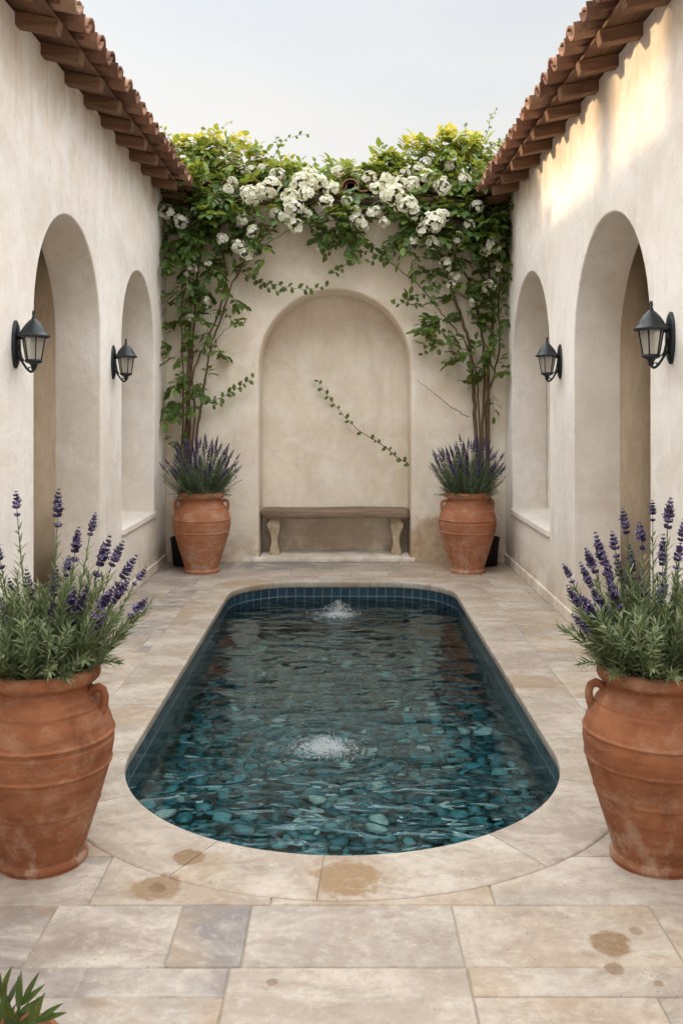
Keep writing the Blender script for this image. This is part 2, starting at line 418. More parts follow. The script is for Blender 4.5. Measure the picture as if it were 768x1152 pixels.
m.l(ad.outputs[0], o_.inputs[1]); M['water'] = m
m = Mat('splash_water', .08, .6); m.color((.86, .92, .93)); m.b.inputs['Transmission Weight'].default_value = .55; m.b.inputs['IOR'].default_value = 1.33; M['splash'] = m
M = {k: v.m for k, v in M.items()}

# ------------------------------------------------------------------ dimensions
XL, XR, YB = -1.726, 1.60, 8.98
TH = .33; PD = .42
Y0 = -2.2                                   # side wings run on behind the viewer
WT = 3.56
A_, YN, YF, RC = .92, 3.99, 7.92, .55
def outline(o=0., step=.04):
    pts = []; a = A_ + o
    n = int(PI*A_/step)
    for i in range(n+1):
        t = PI + PI*i/n
        pts.append((a*math.cos(t), YN + a*math.sin(t)))
    ys = YF - RC; k = int((ys-YN)/step)
    for i in range(1, k): pts.append((a, YN + (ys-YN)*i/k))
    n2 = int(RC*PI/2/step)
    for i in range(n2+1):
        t = PI/2*i/n2; pts.append((A_-RC + (RC+o)*math.cos(t), ys + (RC+o)*math.sin(t)))
    wd = 2*(A_-RC); k2 = int(wd/step)
    for i in range(1, k2): pts.append((A_-RC - wd*i/k2, YF+o))
    for i in range(n2+1):
        t = PI/2 + PI/2*i/n2; pts.append((-(A_-RC) + (RC+o)*math.cos(t), ys + (RC+o)*math.sin(t)))
    for i in range(1, k): pts.append((-a, ys - (ys-YN)*i/k))
    return pts
CW = .28

# ------------------------------------------------------------------ ground and paving
g = MB()
B = 70
def quad(mb, x0, x1, y0, y1, z): mb.add([(x0,y0,z),(x1,y0,z),(x1,y1,z),(x0,y1,z)], [(0,1,2,3)])
quad(g, -B, -1.3, -B, B, -.03); quad(g, 1.3, B, -B, B, -.03); quad(g, -1.3, 1.3, -B, 2.6, -.03); quad(g, -1.3, 1.3, 8.35, B, -.03)
tag(g.build('ground', M['ground']), kind='structure')

pv = MB(); SLABS = []
def paver(x0, x1, y0, y1, t):
    gp = .0019; c = .0028
    x0 += gp; x1 -= gp; y0 += gp; y1 -= gp
    if x1-x0 < .03 or y1-y0 < .03: return
    dz = random.uniform(-.0012, .0012); SLABS.append((x0, x1, y0, y1, t))
    lo = [(x0,y0,-.022),(x1,y0,-.022),(x1,y1,-.022),(x0,y1,-.022)]
    mi = [(x0,y0,-c+dz),(x1,y0,-c+dz),(x1,y1,-c+dz),(x0,y1,-c+dz)]
    hi = [(x0+c,y0+c,dz),(x1-c,y0+c,dz),(x1-c,y1-c,dz),(x0+c,y1-c,dz)]
    fs = [(3,2,1,0),(8,9,10,11)] + [(i,(i+1)%4,4+(i+1)%4,4+i) for i in range(4)] + [(4+i,4+(i+1)%4,8+(i+1)%4,8+i) for i in range(4)]
    pv.add(lo+mi+hi, fs, t)
rn = random.Random(11)
def px_x(px, y): return (px-385)/FPX*y
XA, XB = XL-TH-1.3, XR+TH+1.3
# rows by the viewer, laid out like the photograph's ashlar
def row(y0, y1, cuts, ts=None):
    xs = [XA] + sorted(cuts) + [XB]
    for i in range(len(xs)-1): paver(xs[i], xs[i+1], y0, y1, (ts[i] if ts else rn.random()))
row(2.46, 2.769, [-1.9, -1.30, -.858, -.480, -.273, .330, .925, 1.6], [.3, .4, .25, .42, .05, .45, .72, .6, .5])
row(2.335, 2.46, [-1.55, -.78, -.292], [.3, .35, .25, 0.0][:3] + [.0]) if False else None
for (x0, x1, y0, y1, t) in [(XA, -1.2, 2.335, 2.46, .3), (-1.2, -.68, 2.335, 2.46, .25), (-.68, -.302, 2.335, 2.46, .2), (-.302, .333, 2.16, 2.46, .62),
                            (.333, 1.02, 2.335, 2.46, .5), (1.02, XB, 2.335, 2.46, .4), (XA, -.9, 2.16, 2.335, .4), (-.9, -.302, 2.16, 2.335, .3),
                            (.333, .8, 2.16, 2.335, .7), (.8, XB, 2.16, 2.335, .5)]:
    paver(x0, x1, y0, y1, t)
y = 2.16
while y > Y0-.1:
    h = rn.choice([.2, .3, .4]); x = XA
    while x < XB:
        wdt = rn.choice([.3, .4, .5, .6]); paver(x, min(x+wdt, XB), y-h, y, rn.random()); x += wdt
    y -= h
y = 2.769
while y < YB+.7:
    h = rn.choice([.30, .36, .42, .48])
    x = XA + rn.uniform(-.3, 0)
    while x < XB:
        wdt = rn.choice([.34, .42, .55, .68, .8])
        t = rn.random()
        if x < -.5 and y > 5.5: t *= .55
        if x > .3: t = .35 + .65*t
        paver(max(x, XA), min(x+wdt, XB), y, y+h, t); x += wdt
    y += h
gm = len(pv.v)
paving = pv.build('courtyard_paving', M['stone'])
cut = MB()
ol = outline(CW-.004, .06); n = len(ol)
cut.add([(x, y, -.5) for x, y in ol] + [(x, y, .5) for x, y in ol],
        [tuple(range(n-1, -1, -1)), tuple(range(n, 2*n))] + [(i, (i+1) % n, n+(i+1) % n, n+i) for i in range(n)])
cutter = cut.build('cutter', M['stone'])
bo = paving.modifiers.new('cut', 'BOOLEAN'); bo.operation = 'DIFFERENCE'; bo.solver = 'EXACT'; bo.object = cutter
apply_mods(paving)
me = paving.data
if 'tint' in me.attributes: me.attributes.remove(me.attributes['tint'])
fa = me.attributes.new('tint', 'FLOAT', 'POINT')
def slab_tone(x, y):
    for (x0, x1, y0, y1, t) in SLABS:
        if x0-.003 <= x <= x1+.003 and y0-.003 <= y <= y1+.003: return t
    return .5
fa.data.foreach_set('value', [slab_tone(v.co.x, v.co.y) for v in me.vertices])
tag(paving, kind='structure')
# bed of grout under the joints, with the pool opening left out
gb = MB(); ol = outline(.05, .06); n = len(ol)
ro = []
cx, cy_ = 0, 5.9
for (x, y) in ol:
    dx, dy = x-cx, y-cy_
    s_ = min((XB-.0 if dx > 0 else -XA)/max(abs(dx), 1e-6), ((YB+.6-cy_) if dy > 0 else (cy_-Y0))/max(abs(dy), 1e-6))
    ro.append((cx+dx*s_, cy_+dy*s_))
gb.add([(x, y, -.0042) for x, y in ol] + [(x, y, -.0042) for x, y in ro], [(i, n+i, n+(i+1) % n, (i+1) % n) for i in range(n)])
tag(gb.build('paving_bed', M['grout']), kind='structure')
bpy.data.objects.remove(cutter)

# ------------------------------------------------------------------ pool
pool = empty('swimming_pool', (0, 5.9, 0))
tag(pool, 'long round-ended pool with travertine rim, blue waterline tiles and a pebble floor', 'pool')
PO = (0, 5.9, 0)
cp = MB()
prof = [(CW, -.03), (CW, .001), (CW-.004, .005), (CW-.012, .006), (.06, .006), (.016, .006), (.012, .006), (.006, .0052), (.001, .001), (0, -.006), (.001, -.036), (.006, -.046), (.03, -.048)]
base_o = outline(0, .02); nb = len(base_o)
rings = [outline(o, .02) for o, z in prof]
per = nb
seglen = []
i = 0; rs = random.Random(4)
cuts = [0]
while cuts[-1] < per - 16: cuts.append(cuts[-1] + rs.choice([19, 23, 27, 30]))
cuts[-1] = per
for a_, b_ in zip(cuts[:-1], cuts[1:]):
    t = rs.uniform(.48, .68); vs = []; fs = []
    idx = list(range(a_, b_+1)); np_ = len(prof)
    for j, ii in enumerate(idx):
        sh = .0
        for (ring, (o, z)) in zip(rings, prof):
            p0 = Vector(ring[ii % per]); p1 = Vector(ring[(ii+1) % per]); pm_ = Vector(ring[(ii-1) % per])
            if j == 0: p0 = p0.lerp(p1, .06)
            if j == len(idx)-1: p0 = p0.lerp(pm_, .06)
            vs.append((p0.x, p0.y, z))
    for j in range(len(idx)-1):
        for k in range(np_-1):
            fs.append((j*np_+k, j*np_+k+1, (j+1)*np_+k+1, (j+1)*np_+k))
    fs.append(tuple(range(np_))); fs.append(tuple((len(idx)-1)*np_+k for k in range(np_-1, -1, -1)))
    cp.add(vs, fs, t)
cpo = cp.build('coping', M['stone'], pool, origin=PO, angle=40)
cj = MB(); r1 = outline(CW+.004, .05); r0 = outline(.012, .05); n = len(r1)
cj.add([(x, y, -.001) for x, y in r1] + [(x, y, .0022) for x, y in r0] + [(x, y, -.047) for x, y in r0],
       [(i, (i+1) % n, n+(i+1) % n, n+i) for i in range(n)] + [(n+i, n+(i+1) % n, 2*n+(i+1) % n, 2*n+i) for i in range(n)])
cj.build('coping_bed', M['grout'], pool, origin=PO)
tl = MB(); r0 = outline(.010, .02); n = len(r0)
DEP = -1.75
def floor_z(y): return -.56 - .80*max(0, min(1, (y-4.1)/3.4))**1.1
tl.add([(x, y, -.045) for x, y in r0] + [(x, y, DEP) for x, y in r0], [(i, n+i, n+(i+1) % n, (i+1) % n) for i in range(n)])
tlo = tl.build('tile_lining', M['tile'], pool, origin=PO, smooth=True)
uv = tlo.data.uv_layers.new(name='UVMap')
acc = [0]
for i in range(n): acc.append(acc[-1] + (Vector(r0[(i+1) % n]) - Vector(r0[i])).length)
for pi_, pol in enumerate(tlo.data.polygons):
    for li, vi in zip(pol.loop_indices, pol.vertices):
        k = vi % n
        u = acc[k] if k == pi_ else acc[pi_+1]
        uv.data[li].uv = (u, 0.0 if vi < n else (DEP+.045))
fl = MB(); r0 = outline(.02, .06); n = len(r0)
fv = []; ff = []
NS = 40
for i in range(NS+1):
    y = YN-A_-.01 + (YF-YN+A_+.02)*i/NS
    hwid = A_+.02
    if y < YN: hwid = math.sqrt(max(1e-4, (A_+.02)**2 - (YN-y)**2))
    elif y > YF-RC: hwid = (A_-RC) + math.sqrt(max(1e-4, (RC+.02)**2 - (y-YF+RC)**2))
    fv += [(-hwid, y, floor_z(y)), (hwid, y, floor_z(y))]
for i in range(NS): ff.append((2*i, 2*i+1, 2*i+3, 2*i+2))
fl.add(fv, ff)
fl.build('pool_bed', M['bed'], pool, origin=PO)

# pebble floor: loose packing of flattened stones
def ico(sub):
    bm = bmesh.new(); bmesh.ops.create_icosphere(bm, subdivisions=sub, radius=1)
    v = [x.co.copy() for x in bm.verts]; f = [tuple(y.index for y in x.verts) for x in bm.faces]; bm.free(); return v, f
I1, I2 = ico(1), ico(2)
def inside(x, y, mrg):
    a = A_-mrg
    if y < YN: return (x*x + (y-YN)**2) < a*a
    if y > YF-RC and abs(x) > A_-RC: return (abs(x)-(A_-RC))**2 + (y-(YF-RC))**2 < (RC-mrg)**2
    return abs(x) < a and y < YF-mrg
rp_ = random.Random(21); cell = {}; stones = []
def tryp(x, y, r):
    ci, cj_ = int(x//.1), int(y//.1)
    for a in range(ci-1, ci+2):
        for b in range(cj_-1, cj_+2):
            for (u, v, q) in cell.get((a, b), ()):
                if (x-u)**2 + (y-v)**2 < (.88*(r+q))**2: return False
    cell.setdefault((ci, cj_), []).append((x, y, r)); stones.append((x, y, r)); return True
for r, tries in ((.041, 2600), (.035, 6000), (.030, 12000), (.022, 16000), (.015, 12000)):
    for _ in range(tries):
        x = rp_.uniform(-A_, A_); y = rp_.uniform(YN-A_, YF)
        if inside(x, y, r*.6): tryp(x, y, r*rp_.uniform(.88, 1.12))
pb = MB()
for (x, y, r) in stones:
    V, F = I2 if y < 5.8 else I1
    a = rp_.uniform(0, PI); e = rp_.uniform(1.0, 1.28); ca, sa = math.cos(a), math.sin(a)
    t = min(1, max(0, rp_.gauss(.33, .22)))
    if rp_.random() < .05: t = rp_.uniform(.88, 1)
    hz = r*rp_.uniform(.34, .48); w1, w2 = rp_.uniform(-.15, .15), rp_.uniform(-.15, .15)
    vs = []
    for v in V:
        k = 1 + w1*v.x*v.y + w2*v.x
        px_, py_ = v.x*r*e*k, v.y*r/e*1.02*k
        vs.append((x + px_*ca - py_*sa, y + px_*sa + py_*ca, floor_z(y+py_*ca+px_*sa)+.002+hz*.55 + v.z*hz))
    pb.add(vs, F, t)
tag(pb.build('pebbles', M['pebble'], pool, smooth=True, origin=PO), kind='stuff')

WZ = -.14
wt = MB(); r0 = outline(.022, .05); n = len(r0)
wt.add([(x, y, WZ) for x, y in r0] + [(x, y, DEP+.05) for x, y in r0], [tuple(range(n)), tuple(range(2*n-1, n-1, -1))] + [(n+i, n+(i+1) % n, (i+1) % n, i) for i in range(n)])
tag(wt.build('water', M['water']), kind='structure')

# bubbling jets
def splash(name, sx, sy, rad, ht, cnt, seed, label):
    q = random.Random(seed); s = MB()
    for i in range(cnt):
        a = q.uniform(0, 2*PI); u = min(abs(q.gauss(0, .52)), 1.8)
        x, y = sx + rad*u*math.cos(a), sy + rad*.85*u*math.sin(a)
        k = i % 3
        if k == 0:      # drops in the air
            z = WZ + .004 + ht*max(.05, 1-u*.85)*q.random()**1.3; r = q.uniform(.0008, .0024); fl_ = q.uniform(1, 2.6)
        else:           # froth lying on the surface
            z = WZ + .001 + max(0, .55-u)*ht*.35*q.random(); r = q.uniform(.0010, .0042)*(1.15-.5*min(u, 1)); fl_ = .5
        s.add([(x+v.x*r, y+v.y*r, z+v.z*r*fl_) for v in I1[0]], I1[1])
    tag(s.build(name, M['splash'], smooth=True, origin=(sx, sy, WZ)), label, 'water splash', kind='stuff')
splash('water_splash', *SPL[0], .18, .13, 3000, 3, 'taller white jet of water bubbling up near the tiled far end of the pool')
splash('water_splash', *SPL[1], .19, .05, 3000, 5, 'low spread of droplets breaking the water above the visible pebbles')

# ------------------------------------------------------------------ walls
def arch_loop(yc, r, zs, z0, n=26):
    """opening as (y,z) loop from bottom near to bottom far"""
    pts = [(yc-r, z0)]
    for i in range(n+1):
        a = PI - PI*i/n; pts.append((yc + r*math.cos(a), zs + r*math.sin(a)))
    pts.append((yc+r, z0)); return pts
def wall_mesh(outer, holes, to3, thick, name, mat, parent, origin, bev=.016):
    """flat wall with openings: outline filled, pushed back by thick, arrises rounded"""
    bm = bmesh.new()
    def loop(pts):
        vs = [bm.verts.new(to3(a, b, 0)) for a, b in pts]
        for i in range(len(vs)): bm.edges.new((vs[i], vs[(i+1) % len(vs)]))
    loop(outer)
    for h in holes: loop(h)
    bmesh.ops.triangle_fill(bm, use_beauty=True, edges=bm.edges[:])
    bmesh.ops.dissolve_limit(bm, angle_limit=.001, verts=bm.verts[:], edges=bm.edges[:])
    res = bmesh.ops.extrude_face_region(bm, geom=bm.faces[:])
    off = Vector(to3(0, 0, thick)) - Vector(to3(0, 0, 0))
    for v in [x for x in res['geom'] if isinstance(x, bmesh.types.BMVert)]: v.co += off
    bmesh.ops.recalc_face_normals(bm, faces=bm.faces[:])
    me = bpy.data.meshes.new(name)
    for v in bm.verts: v.co -= Vector(origin)
    bm.to_mesh(me); bm.free(); me.materials.append(mat)
    o = bpy.data.objects.new(name, me); col.objects.link(o); o.parent = parent
    bevel(o, bev, 3, 40); apply_mods(o)
    o.data.polygons.foreach_set('use_smooth', [True]*len(o.data.polygons)); o.data.set_sharp_from_angle(angle=R(28))
    return o

def roof_tiles(mb, org, U, V, Nn, length, courses, sp=.235, clen=.40, exp=.34, seed=1, r=.077):
    """barrel tiles: rows along U, courses up the slope along V"""
    q = random.Random(seed); nrow = int(length/sp)
    def shell(u, n0, r0, r1, v0, v1, lift0, lift1, up, t):
        K = 8; th = .014; vs = []; fs = []
        for (v, rr, lf) in ((v0, r0, lift0), (v1, r1, lift1)):
            for rad in (rr, rr-th):
                for k in range(K+1):
                    a = PI*k/K
                    du = rad*math.cos(a); dn = rad*math.sin(a)*(1 if up else -1)*.92
                    vs.append(org + U*(u+du) + V*v + Nn*(n0+dn+lf))
        K1 = K+1
        for k in range(K):
            fs += [(k, k+1, 2*K1+k+1, 2*K1+k), (K1+k+1, K1+k, 3*K1+k, 3*K1+k+1), (k+1, k, K1+k, K1+k+1), (2*K1+k, 2*K1+k+1, 3*K1+k+1, 3*K1+k)]
        fs += [(0, 2*K1, 3*K1, K1), (K, K1+K, 3*K1+K, 2*K1+K)]
        mb.add(vs, fs, t)
    for i in range(nrow+1):
        u = (i+.25)*sp
        for c in range(courses):
            v = c*exp
            j = lambda s_: q.uniform(-s_, s_)
            shell(u+sp/2+j(.006), .080, r*.98, r*.86, v-.03+j(.012), v-.03+clen, .012+j(.004), -.006, False, q.random())
            shell(u+j(.008), .048, r*1.02, r*.84, v+j(.016), v+clen, .018+j(.005), -.004, True, q.random())
            if c == 0:    # doubled starter tile under the first course
                shell(u+j(.006), .026, r*.98, r*.84, v+.045+j(.008), v+clen, .012, -.004, True, q.random()*.6)

def wing(name, side, X, label, big, win, raf_z, seed):
    s = side                                       # -1 left, +1 right; outward is s
    org = Vector((X, 6.5, 0)); root = empty(name, org); tag(root, label, 'building')
    to3 = lambda a, b, d: (X + s*d, a, b)
    yb, rb, zb = big; yw, rw, zw = win
    YE = YB + .9
    SZ = .56
    zt = raf_z + .072
    outer = [(Y0, -.02)] + arch_loop(yb, rb, zb, -.02) + [(YE, -.02), (YE, zt), (Y0, zt)]
    hole = arch_loop(yw, rw, zw, SZ-.05)
    wall_mesh(outer, [hole], to3, TH, 'wall', M['plaster'], root, org)
    # stone sill, a touch proud of the plaster
    si = MB()
    e = [X - s*.022, X + s*(TH+.15)]
    si.box(min(e), max(e), yw-rw-.012, yw+rw+.012, SZ-.052, SZ, .55)
    so_ = si.build('sill', M['plaster'], root, origin=org); bevel(so_, .008, 2)
    wall_mesh(arch_loop(yw, rw+.05, zw, SZ-.16), [arch_loop(yw, rw, zw, SZ-.05)], lambda a, b, d: (X + s*(TH+.002+d), a, b), .15, 'window_reveal', M['plaster'], root, org, .004)
    # skirting band
    sk = MB()
    for (a, b) in ((Y0, yb-rb-.01), (yb+rb+.01, YB-.005)):
        e = [X - s*.016, X + s*.01]; sk.box(min(e), max(e), a, b, .0, .085, .4)
    bevel(sk.build('skirting', M['plaster'], root, origin=org), .006, 2)
    # passage behind the arches
    pw = MB(); xo = X + s*(TH+PD)
    e = sorted([xo, xo + s*.2]); pw.box(e[0], e[1], Y0, YE, -.02, zt)
    for yy in (Y0, YE-.2):
        e = sorted([X + s*(TH+.003), xo-s*.003]); pw.box(e[0], e[1], yy, yy+.2, -.02, zt)
    yp = yb + rb + .03
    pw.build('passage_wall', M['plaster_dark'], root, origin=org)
    # rafters
    pitch = .20; ov = .22
    cs = 1/math.sqrt(1+pitch*pitch); V = Vector((s*cs, 0, pitch*cs)); Nn = Vector((-s*pitch*cs, 0, cs))
    q = random.Random(seed); y = YB - .22
    while y > Y0:
        rb_ = MB(); hw = .043 + q.uniform(-.004, .004); hh = .078
        e0 = Vector((X - s*(ov+q.uniform(-.008, .008)), y, raf_z - ov*pitch)); e1 = e0 + V*1.75
        j = q.uniform(-.006, .006)
        vs = []
        for pnt in (e0, e1):
            for (a, b) in ((-hw, 0), (hw, 0), (hw, hh), (-hw, hh)):
                vs.append(pnt + Vector((0, a+j, 0)) + Nn*b)
        rb_.add(vs, [(0,1,2,3), (7,6,5,4), (0,4,5,1), (1,5,6,2), (2,6,7,3), (3,7,4,0)], q.random())
        ro_ = rb_.build('rafter', M['rafter'], root, origin=org); bevel(ro_, .007, 2)
        y -= .43 + q.uniform(-.012, .012)
    # boards on the rafters
    bd = MB(); e0 = Vector((X - s*(ov-.025), 0, raf_z - (ov-.025)*pitch)) + Nn*.080
    wv = 0
    while wv < 1.7:
        w_ = .145; vs = []
        for vv in (wv, wv+w_-.004):
            for hh in (0, .014):
                for yy in (Y0, YB+.35): vs.append(e0 + V*vv + Nn*hh + Vector((0, yy, 0)))
        bd.add(vs, [(0,1,5,4), (2,6,7,3), (0,2,3,1), (4,5,7,6), (0,4,6,2), (1,3,7,5)], q.random()); wv += w_
    bd.build('eave_board', M['board'], root, origin=org)
    rt = MB(); o0 = Vector((X - s*.28, Y0, 0)); o0.z = raf_z - .28*pitch; o0 = o0 + Nn*.080
    roof_tiles(rt, o0, Vector((0, 1, 0)), V, Nn, YB+.38-Y0, 5, seed=seed)
    roof = rt.build('roof', M['clay'], root, origin=org, angle=50)
    # plain far slope so the roof closes over the passage
    fs_ = MB(); rid = e0 + V*1.74 + Nn*.02
    a = rid; b = rid + Vector((s*1.2, 0, -.25))
    fs_.add([a + Vector((0, Y0, .05)), a + Vector((0, YB+.9, .05)), b + Vector((0, YB+.9, .05)), b + Vector((0, Y0, .05)),
             a + Vector((0, Y0, -.02)), a + Vector((0, YB+.9, -.02)), b + Vector((0, YB+.9, -.02)), b + Vector((0, Y0, -.02))],
            [(0,1,2,3), (7,6,5,4), (0,4,5,1), (1,5,6,2), (2,6,7,3), (3,7,4,0)])
    fs_.build('rear_slope', M['clay'], root, origin=org)
    if s < 0:
        us = MB(); us.box(-4.0, -2.72, Y0+.3, 6.72, 3.55, 5.3)  # unseen block, added to end the sun patch on the right wall
        bevel(us.build('shade_block', M['plaster'], root, origin=org), .02, 2)
        ch = MB(); ch.box(-2.74, -2.50, 7.58, 7.80, 3.6, 4.85); ch.box(-2.78, -2.46, 7.54, 7.84, 4.852, 4.92)  # hidden from view, added to cast the upright shade band opposite
        co = ch.build('shade_chimney', M['plaster'], roof, origin=org); bevel(co, .012, 2)
    return root
wl = wing('house_wing', -1, XL, 'cream plaster house wing in full shade, reddish-brown eaves, on the left of the pool', (5.842, .704, 2.02), (7.80, .618, 2.05), 3.53, 5)
wr = wing('house_wing', 1, XR, 'cream plaster house wing with low sun below its golden-brown eaves, right of the pool', (5.56, .785, 1.895), (7.86, .775, 1.895), 3.49, 9)

# back wall with the arched niche
org = Vector((-.06, YB, 0))
bw = empty('garden_wall', org)
tag(bw, 'end wall of tan plaster with an arched niche, below the flowering vines', 'wall')
to3 = lambda a, b, d: (a, YB + d, b)
NX, NR, NZ, ND = -.074, .745, 1.923, .46
nl = arch_loop(NX, NR, NZ, -.02)
wall_mesh([(XL-.02, -.02)] + nl + [(XR+.02, -.02), (XR+.02, 3.56), (XL-.02, 3.56)], [], to3, ND, 'wall', M['plaster_back'], bw, org, .035)
nb_ = MB(); nb_.box(XL, XR, YB+ND+.002, YB+ND+.14, -.02, 3.55); nb_.build('niche_back', M['plaster_back'], bw, origin=org)
st = MB(); st.box(NX-NR-.06, NX+NR+.04, YB-.028, YB-.001, 0.0, .044, .5)
st.box(NX-NR+.004, NX+NR-.004, YB, YB+ND-.002, .020, .0455, .45)
bevel(st.build('niche_step', M['plaster'], bw, origin=org), .008, 2)
rt = MB(); pitch = .30; cs = 1/math.sqrt(1+pitch*pitch)
o0 = Vector((XL+.1, YB-.10, 3.585)); V = Vector((0, cs, pitch*cs)); Nn = Vector((0, -pitch*cs, cs))
roof_tiles(rt, o0, Vector((1, 0, 0)), V, Nn, XR-XL-.3, 4, seed=31, r=.085)
rt.build('roof', M['clay'], bw, origin=org, angle=50)
bdk = MB()
vs = []
for vv in (0.03, 1.45):
    for hh in (-.02, 0):
        for xx in (XL, XR): vs.append(Vector((xx, YB-.10, 3.585)) + V*vv + Nn*hh)
bdk.add(vs, [(0,1,5,4), (2,6,7,3), (0,2,3,1), (4,5,7,6), (0,4,6,2), (1,3,7,5)])
bdk.build('eave_board', M['board'], bw, origin=org)
rg = MB(); rz = o0 + V*1.36
for i in range(9):
    x0 = XL + .1 + i*.36; K = 8
    vs = []
    for (xx, rr) in ((x0, .10), (x0+.40, .088)):
        for k in range(K+1):
            a = PI*k/K; vs.append((xx, rz.y+.02+rr*math.cos(a), rz.z+.06+rr*math.sin(a)))
    rg.add(vs, [(k, k+1, K+1+k+1, K+1+k) for k in range(K)] + [tuple(range(K, -1, -1))], random.random())
rg.build('ridge_tile', M['clay'], bw, origin=org, smooth=True)
# unseen wall behind the viewer, added to darken the near paving
cw_ = MB(); cw_.box(XL-.01, XR+.01, Y0-.3, Y0-.002, -.02, 3.3)
tag(bevel(cw_.build('garden_wall', M['plaster'], origin=(-.06, Y0, 0)), .02, 2), 'plain cream plaster wall, unseen, added opposite the niche to dim the near court', 'wall')
# timber carrying the vine in front of the wall
bm_ = MB()
pts = [Vector((XL+.01, YB-.17, 3.50)), Vector((-.9, YB-.165, 3.505)), Vector((0, YB-.18, 3.50)), Vector((.8, YB-.17, 3.495)), Vector((XR-.01, YB-.17, 3.50))]
bm_.tube(pts, [.042, .045, .047, .044, .042], 10)
tag(bm_.build('pergola_beam', M['beam'], smooth=True, origin=(0, YB-.17, 3.46)), 'dark round timber pole spanning the back wall under the white blossom', 'beam')

# ------------------------------------------------------------------ terracotta pots
POT = [(.0, .02), (.200, .0), (.216, .006), (.222, .022), (.214, .042), (.205, .052), (.222, .11), (.262, .24), (.304, .38), (.335, .49), (.352, .585), (.354, .63), (.345, .69),
       (.318, .76), (.278, .825), (.248, .862), (.240, .885), (.246, .905), (.272, .918), (.284, .935), (.286, .955), (.280, .975), (.264, .988), (.246, .985), (.236, .965), (.228, .92), (.232, .86), (.05, .855), (0, .855)]
def smooth_prof(pr, k=3):
    o = []
    for i in range(len(pr)-1):
        p0, p1, p2, p3 = pr[max(i-1, 0)], pr[i], pr[i+1], pr[min(i+2, len(pr)-1)]
        for j in range(k):
            t = j/k
            f = lambda a, b, c, d: .5*((2*b) + (c-a)*t + (2*a-5*b+4*c-d)*t*t + (3*b-a-3*c+d)*t**3)
            o.append((max(0, f(p0[0], p1[0], p2[0], p3[0])), f(p0[1], p1[1], p2[1], p3[1])))
    o.append(pr[-1]); return o
def pot(loc, H, label, group, mat, rot, wide=1.0, bands=((.655, .010, .0075), (.50, .011, .0075), (.30, .006, .007), (.80, .005, .006), (.785, -.004, .005), (.63, -.004, .006))):
    root = empty('terracotta_urn', loc, rot); tag(root, label, 'urn', group)
    pr = smooth_prof(POT, 16); P2 = []
    for r, z in pr:
        for (zb, ab, wb) in bands:
            if r > .2 and z < .84: r += ab*math.exp(-((z-zb)/wb)**2)*.8
        P2.append((r*H*wide, z*H))
    b = MB(); b.lathe(P2[:-32], 72, wob=.004)
    b.build('body', mat, root, smooth=True)
    s_ = MB(); s_.lathe([(.233*H*wide, .88*H), (.12*H, .90*H), (0, .905*H)], 32); s_.build('soil', M['soil'], root, smooth=True)
    for sg in (-1, 1):
        h = MB(); pts = []
        ctrl = [(.240, .848), (.262, .876), (.290, .887), (.316, .873), (.326, .838), (.322, .80), (.314, .772), (.304, .758)]
        for i in range(len(ctrl)-1):
            for t in (0, .33, .66):
                a, c = ctrl[i], ctrl[i+1]; pts.append((sg*(a[0]+(c[0]-a[0])*t)*H*wide, 0, (a[1]+(c[1]-a[1])*t)*H))
        rad = [.0195*H*(1 + .18*abs(i/len(pts)-.5)*2) for i in range(len(pts))]
        h.tube(pts, rad, 10); h.build('handle', mat, root, smooth=True)
    return root
def px_floor(px, py): 
    Y = FPX*CH/(py-460); return Vector((px_x(px, Y), Y, 0))
NPY = 3.056
PNL = Vector((px_x(49, NPY), NPY, 0)); PNR = Vector((px_x(735.5, NPY), NPY, 0))
PFL = Vector((px_x(227, 8.44), 8.44, 0)); PFR = Vector((px_x(525.5, 8.44), 8.44, 0))
GP = 'terracotta urns planted with lavender'
pot(PNL, .652, 'big burnt-orange urn on the paving left of the pool, nearest on that side', GP, M['terra'], R(-6))
pot(PNR, .652, 'big burnt-orange urn on the paving right of the pool, nearest on that side', GP, M['terra'], R(170), 1.0, ((.665, .010, .0075), (.525, .009, .007), (.36, .006, .007), (.81, .005, .006), (.795, -.004, .005)))
pot(PFL, .745, 'red clay urn by the back wall, left of the niche with the bench', GP, M['terra_old'], R(4))
pot(PFR, .745, 'clay urn with pale worn patches by the back wall, right of the niche', GP, M['terra_old'], R(186))
# black planters the vines grow from
def planter(loc, label):
    root = empty('black_planter', loc); tag(root, label, 'planter', 'black planters in the back corners')
    b = MB(); b.lathe([(0, .01), (.105, 0), (.11, .01), (.128, .235), (.134, .24), (.135, .265), (.128, .27), (.124, .26), (.118, .21)], 28)
    b.build('body', M['black'], root, smooth=True)
    s_ = MB(); s_.lathe([(.121, .228), (0, .235)], 20); s_.build('soil', M['soil'], root, smooth=True)
PLL = Vector((-1.515, 8.80, 0)); PLR = Vector((1.375, 8.80, 0))
planter(PLL, 'black planter half hidden behind the red clay urn left of the niche')
planter(PLR, 'black planter half hidden behind the worn clay urn right of the niche')

